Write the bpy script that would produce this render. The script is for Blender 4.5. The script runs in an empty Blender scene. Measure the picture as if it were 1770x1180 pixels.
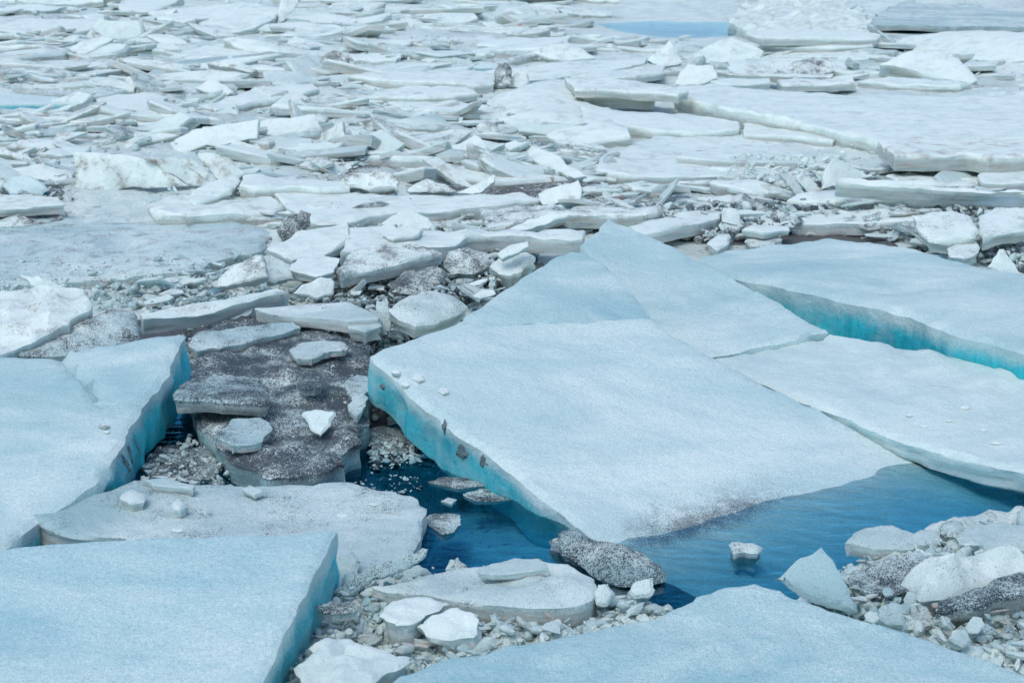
import bpy, bmesh, math, random
import numpy as np
from mathutils import Vector, Matrix, noise
from mathutils.geometry import delaunay_2d_cdt

random.seed(7)
rng = np.random.default_rng(11)
SC = bpy.context.scene
COL = SC.collection
R = math.radians

# ------------------------------------------------------------------ camera
CAM_H = 4.0
PITCH = R(16.9)
FPX = 2807.0            # focal length in pixels of the 1770 px wide photograph
cam_d = bpy.data.cameras.new('camera')
cam_d.sensor_width = 36.0
cam_d.lens = FPX / 1770.0 * 36.0
cam_d.clip_start = 0.1
cam_d.clip_end = 3000
cam_d.dof.use_dof = True
cam_d.dof.focus_distance = 10.8
cam_d.dof.aperture_fstop = 4.5
cam = bpy.data.objects.new('camera', cam_d)
COL.objects.link(cam)
cam.location = (0, 0, CAM_H)
cam.rotation_euler = (R(90) - PITCH, 0, 0)
SC.camera = cam

# ------------------------------------------------------------------ light
SUN_EL, SUN_AZ = R(60), R(212)      # azimuth clockwise from +Y: behind the camera, to the left
world = bpy.data.worlds.new('World')
SC.world = world
world.use_nodes = True
wn = world.node_tree
bg = wn.nodes['Background']
sky = wn.nodes.new('ShaderNodeTexSky')
sky.sky_type = 'NISHITA'
sky.sun_disc = False
sky.sun_elevation = SUN_EL
sky.sun_rotation = SUN_AZ
sky.altitude = 100
sky.air_density = 1.0
sky.dust_density = 1.2
sky.ozone_density = 1.4
wn.links.new(sky.outputs[0], bg.inputs[0])
bg.inputs[1].default_value = 0.15
sun_d = bpy.data.lights.new('sun', 'SUN')
sun_d.energy = 0.85
sun_d.angle = R(32)
sun_d.color = (1.0, 0.96, 0.90)
sun = bpy.data.objects.new('sun', sun_d)
COL.objects.link(sun)
sv = Vector((math.sin(SUN_AZ) * math.cos(SUN_EL), math.cos(SUN_AZ) * math.cos(SUN_EL), math.sin(SUN_EL)))
sun.rotation_euler = (-sv).to_track_quat('-Z', 'Y').to_euler()
sun.location = sv * 50

SC.render.engine = 'CYCLES'
SC.cycles.use_denoising = True
SC.cycles.max_bounces = 5
SC.cycles.diffuse_bounces = 3
SC.cycles.transparent_max_bounces = 6
SC.view_settings.view_transform = 'Standard'
SC.view_settings.look = 'None'
SC.view_settings.gamma = 1
SC.view_settings.use_curve_mapping = False
SC.view_settings.exposure = 0.5

# ------------------------------------------------------------------ geometry helpers
FWD = Vector((0, math.cos(PITCH), -math.sin(PITCH)))
UPV = Vector((0, math.sin(PITCH), math.cos(PITCH)))
RGT = Vector((1, 0, 0))
EYE = Vector((0, 0, CAM_H))

def ray(u, v):
    return FWD + RGT * ((u - 885.0) / FPX) - UPV * ((v - 590.0) / FPX)

def on_z(u, v, z):
    d = ray(u, v)
    return EYE + d * ((z - CAM_H) / d.z)

def on_plane(u, v, p0, n):
    d = ray(u, v)
    den = d.dot(n)
    return EYE + d * ((p0 - EYE).dot(n) / den)

def to_px(p):
    q = p - EYE
    z = q.dot(FWD)
    return (885 + FPX * q.x / z, 590 - FPX * q.dot(UPV) / z)

def in_poly(x, y, poly):
    c = False
    j = len(poly) - 1
    for i in range(len(poly)):
        xi, yi = poly[i][0], poly[i][1]
        xj, yj = poly[j][0], poly[j][1]
        if (yi > y) != (yj > y) and x < (xj - xi) * (y - yi) / (yj - yi) + xi:
            c = not c
        j = i
    return c

def seg_dist(px, py, a, b):
    ax, ay, bx, by = a[0], a[1], b[0], b[1]
    dx, dy = bx - ax, by - ay
    L = dx * dx + dy * dy
    t = 0 if L == 0 else max(0, min(1, ((px - ax) * dx + (py - ay) * dy) / L))
    return math.hypot(px - ax - t * dx, py - ay - t * dy)

def poly_dist(x, y, poly):
    return min(seg_dist(x, y, poly[i - 1], poly[i]) for i in range(len(poly)))

def smooth(a, b, x):
    t = max(0.0, min(1.0, (x - a) / (b - a)))
    return t * t * (3 - 2 * t)

def fbm(p, f, o=4):
    return noise.fractal(p * f, 1.0, 2.0, o)

def link(name, me, mat, parent=None):
    ob = bpy.data.objects.new(name, me)
    COL.objects.link(ob)
    if mat and not me.materials:
        me.materials.append(mat)
    if parent:
        ob.parent = parent
    return ob

def tag(o, label, cat, group=None):
    o['label'] = label
    o['category'] = cat
    o['kind'] = 'thing'
    if group:
        o['group'] = group
    return o

# ------------------------------------------------------------------ materials
class NT:
    def __init__(s, name):
        s.m = bpy.data.materials.new(name)
        s.m.use_nodes = True
        s.t = s.m.node_tree
        s.b = s.t.nodes['Principled BSDF']
        s.out = s.t.nodes['Material Output']
    def n(s, typ, **kw):
        nd = s.t.nodes.new(typ)
        for k, v in kw.items():
            setattr(nd, k, v)
        return nd
    def put(s, sock, v):
        if hasattr(v, 'is_linked') or isinstance(v, bpy.types.NodeSocket):
            s.t.links.new(v, sock)
        else:
            if isinstance(v, (tuple, list)) and len(v) == 3 and sock.type == 'RGBA':
                v = tuple(v) + (1,)
            sock.default_value = v
    def math(s, op, a, b=0.0, c=None, clamp=False):
        nd = s.n('ShaderNodeMath', operation=op, use_clamp=clamp)
        s.put(nd.inputs[0], a); s.put(nd.inputs[1], b)
        if c is not None:
            s.put(nd.inputs[2], c)
        return nd.outputs[0]
    def noise(s, vec, scale, detail=4, rough=0.55, dist=0.0):
        nd = s.n('ShaderNodeTexNoise')
        s.put(nd.inputs['Vector'], vec)
        nd.inputs['Scale'].default_value = scale
        nd.inputs['Detail'].default_value = detail
        nd.inputs['Roughness'].default_value = rough
        nd.inputs['Distortion'].default_value = dist
        return nd.outputs[0]
    def ss(s, x, a, b):
        nd = s.n('ShaderNodeMapRange', interpolation_type='SMOOTHSTEP')
        s.put(nd.inputs['Value'], x)
        s.put(nd.inputs['From Min'], a); s.put(nd.inputs['From Max'], b)
        return nd.outputs[0]
    def mix(s, f, a, b):
        nd = s.n('ShaderNodeMix', data_type='RGBA')
        s.put(nd.inputs[0], f); s.put(nd.inputs[6], a); s.put(nd.inputs[7], b)
        return nd.outputs[2]
    def mapping(s, vec, scale):
        nd = s.n('ShaderNodeVectorMath', operation='MULTIPLY')
        s.put(nd.inputs[0], vec); nd.inputs[1].default_value = scale
        return nd.outputs[0]
    def attr(s, name):
        return s.n('ShaderNodeAttribute', attribute_name=name).outputs['Fac']
    def bump(s, h, strength, dist, prev=None):
        nd = s.n('ShaderNodeBump')
        nd.inputs['Strength'].default_value = strength
        nd.inputs['Distance'].default_value = dist
        s.put(nd.inputs['Height'], h)
        if prev is not None:
            s.put(nd.inputs['Normal'], prev)
        return nd.outputs[0]

WHITE = (0.79, 0.87, 0.785)
BLUEICE = (0.23, 0.49, 0.53)
DARK = (0.014, 0.025, 0.038)
BROWN = (0.25, 0.17, 0.10)

def ice_material(name, per_vertex=False):
    g = NT(name)
    tc = g.n('ShaderNodeTexCoord').outputs['Object']
    oi = g.n('ShaderNodeObjectInfo')
    off = g.n('ShaderNodeVectorMath', operation='ADD')
    rnd = g.n('ShaderNodeCombineXYZ')
    r50 = g.math('MULTIPLY', oi.outputs['Random'], 60.0)
    for i in range(3):
        g.put(rnd.inputs[i], r50)
    g.put(off.inputs[0], tc); g.put(off.inputs[1], rnd.outputs[0])
    P = off.outputs[0]
    sep = g.n('ShaderNodeSeparateColor')
    g.put(sep.inputs[0], oi.outputs['Color'])
    blue, dirt, brown = sep.outputs[0], sep.outputs[1], sep.outputs[2]
    dep = g.attr('dep')
    if per_vertex:
        dirt = g.attr('dirt'); brown = g.attr('brown'); blue = g.attr('blue')
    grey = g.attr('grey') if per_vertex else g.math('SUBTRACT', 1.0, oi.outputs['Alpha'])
    wet = g.attr('wet')
    n_big = g.noise(g.mapping(P, (0.6, 1.3, 1.0)), 0.9, 5, 0.62, 0.6)
    n_mid = g.noise(P, 5.0, 6, 0.65)
    n_fine = g.noise(P, 48.0, 4, 0.68)
    n_grain = g.noise(P, 150.0, 2, 0.6)
    # top: white frost over blue ice
    f1 = g.math('MULTIPLY_ADD', n_big, 1.4, -0.40)
    f2 = g.math('MULTIPLY_ADD', n_fine, 1.2, -0.60)
    f2b = g.math('MULTIPLY_ADD', n_grain, 1.5, -0.75)
    f3 = g.math('ADD', g.math('ADD', f1, f2), f2b)
    f4 = g.math('MULTIPLY', g.math('ADD', f3, g.math('MULTIPLY_ADD', blue, 0.42, -0.06)), g.math('MULTIPLY_ADD', blue, 0.95, 0.10), clamp=True)
    n_pat = g.noise(g.mapping(P, (1.0, 1.6, 1.0)), 2.6, 6, 0.66, 0.8)
    crust = g.mix(g.math('MULTIPLY', g.math('MULTIPLY', g.ss(n_pat, 0.46, 0.66), g.math('MULTIPLY_ADD', blue, -0.40, 0.52)), g.math('MULTIPLY_ADD', dirt, 1.6, 0.45, clamp=True)), WHITE, (0.44, 0.56, 0.52))
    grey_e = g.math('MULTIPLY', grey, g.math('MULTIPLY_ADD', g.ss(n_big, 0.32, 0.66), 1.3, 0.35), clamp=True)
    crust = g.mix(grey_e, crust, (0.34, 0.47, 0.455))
    top = g.mix(f4, crust, BLUEICE)
    salt = g.math('MULTIPLY', g.ss(n_grain, 0.52, 0.66), g.math('MULTIPLY_ADD', grey, 0.7, 0.18), clamp=True)
    top = g.mix(salt, top, (0.21, 0.34, 0.37))
    n_lip = g.noise(P, 2.2, 5, 0.65)
    # side: clear banded ice, turquoise where the ice is blue
    band = g.noise(g.mapping(P, (1.2, 1.2, 16.0)), 1.6, 5, 0.6)
    comb = g.noise(g.mapping(P, (18.0, 18.0, 1.5)), 1.0, 4, 0.6)
    clear = g.mix(g.ss(band, 0.3, 0.7), (0.36, 0.42, 0.38), (0.66, 0.71, 0.66))
    tq = g.mix(g.ss(comb, 0.1, 0.9), (0.015, 0.38, 0.45), (0.06, 0.60, 0.66))
    tq = g.mix(g.math('MULTIPLY', g.ss(n_lip, 0.54, 0.76), 0.55), tq, (0.002, 0.17, 0.22))
    tq = g.mix(g.math('MULTIPLY', g.ss(g.noise(P, 3.1, 6, 0.7), 0.44, 0.66), 0.7), tq, (0.30, 0.55, 0.57))
    tq = g.mix(g.math('MULTIPLY', g.ss(n_mid, 0.66, 0.74), 0.5), tq, (0.10, 0.13, 0.13))
    side = g.mix(g.ss(blue, 0.30, 0.66), clear, tq)
    lip = g.ss(g.math('ADD', g.math('ADD', dep, g.math('MULTIPLY_ADD', n_lip, 0.45, -0.225)), g.math('MULTIPLY_ADD', n_fine, 0.25, -0.125)), 0.10, 0.42)
    col = g.mix(lip, top, side)
    # brown silt: layers on the sides, stains on top
    bl = g.math('MULTIPLY', brown, g.ss(band, 0.46, 0.66))
    bt = g.math('MULTIPLY', g.math('POWER', brown, 1.4), g.ss(n_mid, 0.48, 0.70))
    bm = g.n('ShaderNodeMix', data_type='FLOAT')
    g.put(bm.inputs[0], lip); g.put(bm.inputs[2], bt); g.put(bm.inputs[3], bl)
    col = g.mix(g.math('MULTIPLY', bm.outputs[0], 0.85, clamp=True), col, BROWN)
    # dark grit speckles between frost
    d1 = g.math('MULTIPLY_ADD', dirt, 0.58, -0.34)
    d2 = g.math('MULTIPLY_ADD', n_mid, 1.2, -0.60)
    d3 = g.math('ADD', g.math('ADD', d1, d2), g.math('MULTIPLY_ADD', n_fine, 0.7, 0.15))
    d4 = g.math('ADD', d3, g.math('MULTIPLY_ADD', n_grain, 1.4, -0.70))
    dm = g.math('MULTIPLY', g.ss(d4, 0.42, 0.76), g.ss(dirt, 0.02, 0.25))
    dm = g.math('MULTIPLY', dm, g.math('MULTIPLY_ADD', lip, -0.55, 1.0))
    col = g.mix(g.math('MULTIPLY', dm, 0.92), col, DARK)
    # waterlogged, silty strip
    wm = g.math('MULTIPLY', wet, g.ss(g.math('ADD', g.math('ADD', n_mid, g.math('MULTIPLY_ADD', n_grain, 1.2, -0.6)), g.math('MULTIPLY', wet, 0.45)), 0.62, 0.86))
    col = g.mix(wm, col, (0.018, 0.030, 0.046))
    g.put(g.b.inputs['Base Color'], col)
    rg = g.n('ShaderNodeMix', data_type='FLOAT')
    g.put(rg.inputs[0], lip); rg.inputs[2].default_value = 0.62; rg.inputs[3].default_value = 0.22
    g.put(g.b.inputs['Roughness'], rg.outputs[0])
    g.b.inputs['IOR'].default_value = 1.31
    sp = g.n('ShaderNodeMix', data_type='FLOAT')
    g.put(sp.inputs[0], lip); sp.inputs[2].default_value = 0.4; sp.inputs[3].default_value = 0.25
    g.put(g.b.inputs['Specular IOR Level'], sp.outputs[0])
    h = g.math('ADD', g.math('MULTIPLY', n_fine, 0.6), g.math('MULTIPLY', n_grain, 0.4))
    b1 = g.bump(h, 0.55, 0.012)
    b2 = g.bump(n_mid, 0.5, 0.06, b1)
    g.put(g.b.inputs['Normal'], b2)
    sw = g.math('MULTIPLY', lip, 0.6)
    g.put(g.b.inputs['Subsurface Weight'], sw)
    g.b.inputs['Subsurface Radius'].default_value = (0.25, 0.8, 1.0)
    g.b.inputs['Subsurface Scale'].default_value = 0.14
    return g.m

M_ICE = ice_material('ice')
M_BRASH = ice_material('brash_ice', True)

def ground_material():
    g = NT('river_ice_snow')
    P = g.n('ShaderNodeTexCoord').outputs['Object']
    n_big = g.noise(P, 0.35, 5, 0.6)
    n_mid = g.noise(P, 2.2, 7, 0.68)
    n_fine = g.noise(P, 22.0, 5, 0.68)
    dirt = g.attr('dirt')
    wet = g.attr('wet')
    col = g.mix(g.ss(n_mid, 0.35, 0.65), (0.58, 0.70, 0.65), (0.78, 0.86, 0.77))
    br = g.math('MULTIPLY', g.ss(g.math('ADD', n_big, g.math('MULTIPLY_ADD', n_mid, 0.6, -0.3)), 0.50, 0.70), 0.45)
    col = g.mix(br, col, (0.31, 0.36, 0.32))
    d = g.math('ADD', g.math('ADD', n_fine, g.math('MULTIPLY_ADD', n_mid, 0.9, -0.45)), g.math('ADD', g.math('MULTIPLY_ADD', dirt, 0.5, -0.25), g.math('MULTIPLY_ADD', n_big, 0.7, -0.27)))
    col = g.mix(g.math('MULTIPLY', g.ss(d, 0.48, 0.62), 0.9), col, g.mix(g.ss(n_big, 0.4, 0.6), (0.028, 0.034, 0.042), (0.062, 0.058, 0.052)))  # dark grit, increased to put crevice shade into the ground colour
    col = g.mix(wet, col, (0.010, 0.016, 0.022))
    g.put(g.b.inputs['Base Color'], col)
    g.b.inputs['Roughness'].default_value = 0.6
    b1 = g.bump(n_fine, 0.7, 0.03)
    b2 = g.bump(n_mid, 0.7, 0.15, b1)
    g.put(g.b.inputs['Normal'], b2)
    return g.m

def water_material():
    g = NT('river_water')
    P = g.n('ShaderNodeTexCoord').outputs['Object']
    r1 = g.noise(g.mapping(P, (1.0, 2.2, 1.0)), 5.0, 3, 0.5, 0.4)
    r2 = g.noise(P, 1.1, 2, 0.5)
    nb = g.bump(g.math('ADD', r1, g.math('MULTIPLY', r2, 1.5)), 0.22, 0.06)
    tr = g.n('ShaderNodeBsdfTransparent')
    tr.inputs[0].default_value = (0.93, 0.97, 0.98, 1)
    gl = g.n('ShaderNodeBsdfGlossy')
    
    gl.inputs['Roughness'].default_value = 0.03
    g.put(gl.inputs['Normal'], nb)
    fr = g.n('ShaderNodeFresnel')
    fr.inputs['IOR'].default_value = 1.65
    g.put(fr.inputs['Normal'], nb)
    g.put(gl.inputs['Color'], g.mix(g.ss(fr.outputs[0], 0.2, 0.6), (0.10, 0.66, 1.0), (0.75, 0.93, 1.0)))
    mx = g.n('ShaderNodeMixShader')
    g.put(mx.inputs[0], g.math('MULTIPLY_ADD', fr.outputs[0], 1.0, 0.0, clamp=True))
    g.put(mx.inputs[1], tr.outputs[0]); g.put(mx.inputs[2], gl.outputs[0])
    g.put(g.out.inputs['Surface'], mx.outputs[0])
    va = g.n('ShaderNodeVolumeAbsorption')
    va.inputs['Color'].default_value = (0.0, 0.68, 0.88, 1)
    va.inputs['Density'].default_value = 3.2
    g.put(g.out.inputs['Volume'], va.outputs[0])
    g.t.nodes.remove(g.b)
    return g.m

M_GROUND = ground_material()
M_WATER = water_material()

# ------------------------------------------------------------------ terrain
POOL_PX = [(560, 836), (600, 800), (636, 745), (690, 735), (760, 760), (900, 700), (1250, 640), (1500, 700), (1620, 742),
           (1850, 830), (1850, 885), (1700, 885), (1600, 905), (1500, 965), (1400, 1010), (1320, 1070), (1180, 1070), (1050, 1045),
           (1010, 1010), (860, 1000), (740, 1000), (690, 985), (640, 980), (500, 950), (480, 880)]
GAP_PX = [[(215, 838), (205, 800), (262, 720), (318, 655), (345, 720), (410, 800), (470, 838), (560, 838), (480, 880), (300, 880)],
          [(30, 960), (50, 885), (110, 905), (230, 940), (230, 1000)],
          [(1380, 560), (1440, 545), (1800, 600), (1850, 680), (1500, 640)],
          [(1480, 560), (1300, 490), (1400, 480), (1700, 560)]]
MELT_PX = [[(1030, 42), (1110, 37), (1200, 39), (1262, 38), (1285, 52), (1275, 62), (1200, 66), (1110, 64), (1060, 52)],
           [(1470, 50), (1560, 47), (1640, 50), (1780, 52), (1780, 64), (1620, 60), (1540, 58)]]
POOLS = [[tuple(on_z(u, v, 0).xy) for u, v in POOL_PX]] + [[tuple(on_z(u, v, 0).xy) for u, v in p] for p in GAP_PX]
MELTS = [[tuple(on_z(u, v, 0).xy) for u, v in p] for p in MELT_PX]
def bbox(p, m):
    xs = [a[0] for a in p]; ys = [a[1] for a in p]
    return min(xs) - m, max(xs) + m, min(ys) - m, max(ys) + m
POOL_BB = [bbox(p, 0.4) for p in POOLS]
MELT_BB = [bbox(p, 6.0) for p in MELTS]

def sd_pool(x, y):
    """positive inside the open water, in metres from its rim"""
    best = -9.0
    for p, b in zip(POOLS, POOL_BB):
        if b[0] < x < b[1] and b[2] < y < b[3]:
            d = poly_dist(x, y, p)
            best = max(best, d if in_poly(x, y, p) else -d)
    return best

def sd_melt(x, y):
    best = -9.0
    for p, b in zip(MELTS, MELT_BB):
        if b[0] < x < b[1] and b[2] < y < b[3]:
            d = poly_dist(x, y, p)
            best = max(best, d if in_poly(x, y, p) else -d)
    return best

BRIGHT_BED = [tuple(on_z(u, v, -0.35).xy) for u, v in [(700, 985), (720, 905), (800, 880), (930, 905), (1010, 940), (1100, 975), (1120, 1030), (900, 1040)]]
LOWFLOE = [tuple(on_z(u, v, 0.1).xy) for u, v in [(40, 895), (120, 862), (230, 824), (400, 826), (600, 824), (720, 848), (745, 880), (715, 960), (640, 1000), (560, 1010), (300, 970)]]
def sd_bright_bed(x, y):
    # raised pale bed, added to brighten the pool in place of reflected sky
    d = poly_dist(x, y, BRIGHT_BED)
    return d if in_poly(x, y, BRIGHT_BED) else -d

def ground_h(x, y):
    p = Vector((x, y, 0))
    h = 0.07 + 0.05 * fbm(p, 0.7, 5) + 0.035 * fbm(p + Vector((9, 3, 0)), 2.5, 4) + 0.02 * fbm(p + Vector((2, 7, 4)), 7.0, 2)
    if y < 12.5:
        h += (0.11 * abs(fbm(p + Vector((5, 1, 2)), 4.5, 4)) + 0.03 * fbm(p, 13.0, 2)) * smooth(12.5, 11.5, y)
    h = max(h, 0.012) + 0.19 * smooth(14.0, 19.0, y)
    if y < 12.5 and in_poly(x, y, LOWFLOE):
        h = min(h, 0.02)
    s = sd_pool(x, y)
    if s > -0.3:
        h = h * smooth(0.05, -0.25, s) - (1.1 - 0.88 * smooth(-0.15, 0.25, sd_bright_bed(x, y))) * smooth(-0.06, 0.22, s)
    m = sd_melt(x, y)
    if m > -6.0:
        h = h * smooth(0.1, -6.0, m) + 0.004 * smooth(-6, -2, m) - 0.14 * smooth(-0.1, 0.9, m)
    return h

DIRTY_PX = [([(230, 560), (640, 540), (680, 700), (640, 800), (260, 840)], 0.9),
            ([(560, 430), (900, 420), (940, 470), (700, 580), (540, 560)], 0.95),
            ([(1060, 400), (1250, 385), (1400, 345), (1790, 335), (1790, 480), (1560, 445), (1250, 440), (1080, 420)], 0.85),
            ([(0, 90), (160, 80), (180, 150), (0, 150)], 0.75),
            ([(0, 230), (120, 225), (130, 300), (0, 290)], 0.65),
            ([(0, 345), (110, 345), (110, 395), (0, 400)], 0.8),
            ([(560, 170), (700, 175), (690, 215), (580, 210)], 0.75),
            ([(700, 350), (1140, 345), (1150, 385), (760, 400)], 0.45),
            ([(1340, 100), (1480, 100), (1500, 150), (1340, 155)], 0.7),
            ([(540, 270), (900, 260), (960, 320), (560, 325)], 0.25), ([(220, 440), (480, 430), (560, 520), (240, 560)], 0.2),
            ([(1020, 290), (1360, 290), (1300, 380), (1040, 350)], 0.4)]

def dirt_at(x, y, z=0.0):
    u, v = to_px(Vector((x, y, z)))
    d = 0.0
    for poly, s in DIRTY_PX:
        if in_poly(u, v, poly):
            d = max(d, s)
    return d

def build_ground():
    rows, cols = 400, 300
    ys = []
    y = 5.6
    while y < 62:
        ys.append(y)
        y *= 1.0066
    while y < 900:
        ys.append(y)
        y *= 1.12
    verts = []; dirt = []; wet = []
    for yy in ys:
        hw = 0.42 * yy + 2.0
        for i in range(cols + 1):
            x = -hw + 2 * hw * i / cols
            z = ground_h(x, yy) if yy < 70 else 0.06
            verts.append((x, yy, z))
            dirt.append(dirt_at(x, yy, 0.05) if yy < 62 else 0.0)
            wet.append(smooth(-0.42, -0.75, z))
    faces = []
    w = cols + 1
    for r in range(len(ys) - 1):
        for i in range(cols):
            a = r * w + i
            faces.append((a, a + 1, a + 1 + w, a + w))
    me = bpy.data.meshes.new('river_ice')
    me.from_pydata(verts, [], faces)
    for nm, arr in (('dirt', dirt), ('wet', wet)):
        at = me.attributes.new(nm, 'FLOAT', 'POINT')
        at.data.foreach_set('value', arr)
    me.polygons.foreach_set('use_smooth', [True] * len(me.polygons))
    o = link('river_ice_ground', me, M_GROUND)
    o['kind'] = 'structure'

def build_water():
    bm = bmesh.new()
    bmesh.ops.create_cube(bm, size=1)
    for v in bm.verts:
        v.co = Vector((v.co.x * 1400, v.co.y * 1400 + 500, 0.0 if v.co.z > 0 else -2.0))
    me = bpy.data.meshes.new('river_water')
    bm.to_mesh(me); bm.free()
    o = link('river_water', me, M_WATER)
    o['kind'] = 'structure'

build_ground()
build_water()

# ------------------------------------------------------------------ ice slab builder
TRACED = []     # pixel polygons of the traced pieces

def resample(poly, step, jag, seed, closed=True):
    out = []
    size = max((Vector(a) - Vector(poly[0])).length for a in poly)
    f0 = max(1.4, 3.2 / size)
    n = len(poly)
    for i in range(n):
        a = Vector(poly[i]); b = Vector(poly[(i + 1) % n])
        d = b - a
        L = d.length
        if L < 1e-5:
            continue
        k = max(1, int(L / step))
        nr = Vector((d.y, -d.x)) / L
        for j in range(k):
            t = j / k
            p = a + d * t
            w = min(1.0, 4 * min(t, 1 - t) + 0.25)
            q = Vector((p.x, p.y, seed))
            bite = max(0.0, noise.noise(q * (f0 * 1.7) + Vector((7, 7, 7))) - 0.25) * 1.6
            o = jag * w * (fbm(q, f0, 5) * 1.0 + 0.4 * noise.noise(q * 9.0) - bite)
            out.append(p + nr * o)
    return out

def build_slab_mesh(name, pts, nrm, th, res=0.07, gs=0.12, jag=0.05, bevel=0.03, amp=0.012, dome=0.0,
                    rough_side=0.03, cracks=None, under=0.0, wetline=None, lump=0.0, seed=None, origin=None, taper=0.06, bow=0.0, terr=0.0):
    """an ice slab: traced rim (world points on one plane), thickness th along -nrm"""
    if seed is None:
        seed = random.uniform(0, 100)
    c = origin if origin is not None else sum(pts, Vector()) / len(pts)
    e1 = nrm.cross(Vector((0, 1, 0.0)))
    if e1.length < 0.1:
        e1 = Vector((1, 0, 0))
    e1.normalize()
    e2 = nrm.cross(e1).normalized()
    ba = random.uniform(0, math.pi)
    bdir = Vector((math.cos(ba), math.sin(ba)))
    ext = max(0.05, max((q - c).length for q in pts))
    p2 = [((p - c).dot(e1), (p - c).dot(e2)) for p in pts]
    area = sum(p2[i - 1][0] * p2[i][1] - p2[i][0] * p2[i - 1][1] for i in range(len(p2)))
    if area < 0:
        p2 = p2[::-1]
    rim = resample(p2, res, jag, seed)
    n = len(rim)
    nor = []
    for i in range(n):
        d = (rim[(i + 1) % n] - rim[i - 1])
        nor.append(Vector((d.y, -d.x)).normalized() if d.length > 1e-7 else Vector((1, 0)))
    for _ in range(2):
        nor = [(nor[i - 1] + nor[i] * 2 + nor[(i + 1) % n]).normalized() for i in range(n)]
    bev = bevel
    ring0 = [rim[i] - nor[i] * bev * (0.7 + 0.6 * abs(noise.noise(Vector((rim[i].x * 3, rim[i].y * 3, seed))))) for i in range(n)]
    # interior points
    xs = [p.x for p in ring0]; ys = [p.y for p in ring0]
    inner = []
    poly0 = [(p.x, p.y) for p in ring0]
    y = min(ys)
    while y < max(ys):
        x = min(xs)
        while x < max(xs):
            q = (x + random.uniform(-.3, .3) * gs, y + random.uniform(-.3, .3) * gs)
            if in_poly(q[0], q[1], poly0):
                inner.append(q)
            x += gs
        y += gs
    vin = [Vector(p) for p in poly0] + [Vector(q) for q in inner]
    res_cdt = delaunay_2d_cdt(vin, [(i, (i + 1) % n) for i in range(n)], [], 1, 1e-5)
    tv, tf = res_cdt[0], res_cdt[2]
    ck = []
    if cracks:
        for line, dep_, wid in cracks:
            ck.append(([((p - c).dot(e1), (p - c).dot(e2)) for p in line], dep_, wid))
    def topz(x, y):
        q = Vector((x, y, seed))
        z = amp * (fbm(q, 1.3, 4) + 0.35 * fbm(q, 6.0, 3))
        if bow:
            z += bow * ((x * bdir.x + y * bdir.y) ** 2 - 0.25) if ext == 0 else bow * (((x * bdir.x + y * bdir.y) / ext) ** 2 - 0.3)
        if terr:
            t = 2.2 * noise.noise(q * 0.9 + Vector((3, 3, 3))) + 0.5 * noise.noise(q * 3.1)
            z += terr * smooth(0.38, 0.46, t - math.floor(t)) * (1 if t > 0 else 0.5)
        if dome or lump or ck:
            ed = min(seg_dist(x, y, rim[i - 1], rim[i]) for i in range(0, n, max(1, n // 40))) if (dome or lump) else 1
            if dome:
                w = 1 - (1 - min(1, ed / (0.5 * max(0.05, min(max(xs) - min(xs), max(ys) - min(ys)))))) ** 2
                z += dome * w
            if lump:
                z += lump * (fbm(q, 3.0, 5)) * min(1, ed / 0.1)
            for line, dd, wid in ck:
                d = min(seg_dist(x, y, line[k], line[k + 1]) for k in range(len(line) - 1))
                d += 0.3 * wid * noise.noise(q * 12)
                z -= dd * smooth(wid, 0, d)
        return z
    verts = []; dep = []
    faces = []
    def W(x, y, z):
        return tuple(e1 * x + e2 * y + nrm * z)
    zlist = []
    for p in tv:
        verts.append(W(p.x, p.y, topz(p.x, p.y))); dep.append(0.0)
    key = {(round(p.x, 4), round(p.y, 4)): i for i, p in enumerate(tv)}
    for f in tf:
        faces.append(tuple(f))
    r0 = []
    for p in ring0:
        k = key.get((round(p.x, 4), round(p.y, 4)))
        if k is None:
            k = min(range(len(tv)), key=lambda j: (tv[j] - p).length_squared)
        r0.append(k)
    prev = r0
    levels = [(bevel * 0.55, 0.05), (0.22, 0.22), (0.45, 0.45), (0.7, 0.7), (1.0, 1.0)]
    if th < 0.12:
        levels = [(bevel * 0.55, 0.05), (0.4, 0.4), (1.0, 1.0)]
    for li, (lv, dp) in enumerate(levels):
        cur = []
        for i in range(n):
            q = Vector((rim[i].x, rim[i].y, seed + lv * 2.0))
            dth = th * (1 + 0.12 * fbm(Vector((rim[i].x, rim[i].y, seed + 5)), 1.1, 3))
            if li == 0:
                o = 0.0
                z = topz(rim[i].x, rim[i].y) * 0.6 - lv
            else:
                o = rough_side * fbm(q, 4.0, 4) - taper * th * lv
                z = -dth * lv
            p = rim[i] + nor[i] * o
            cur.append(len(verts)); verts.append(W(p.x, p.y, z)); dep.append(dp)
        for i in range(n):
            j = (i + 1) % n
            if len({prev[i], prev[j], cur[j], cur[i]}) == 4:
                faces.append((prev[j], prev[i], cur[i], cur[j]))
        prev = cur
    faces.append(tuple(reversed(prev)))
    me = bpy.data.meshes.new(name)
    me.from_pydata(verts, [], faces)
    at = me.attributes.new('dep', 'FLOAT', 'POINT')
    at.data.foreach_set('value', dep)
    if wetline:
        at = me.attributes.new('wet', 'FLOAT', 'POINT')
        at.data.foreach_set('value', [wetline(Vector(v) + c) for v in verts])
    bm = bmesh.new(); bm.from_mesh(me)
    bmesh.ops.recalc_face_normals(bm, faces=bm.faces)
    bm.to_mesh(me); bm.free()
    me.polygons.foreach_set('use_smooth', [True] * len(me.polygons))
    me.set_sharp_from_angle(angle=R(38))
    return me, c

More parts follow.
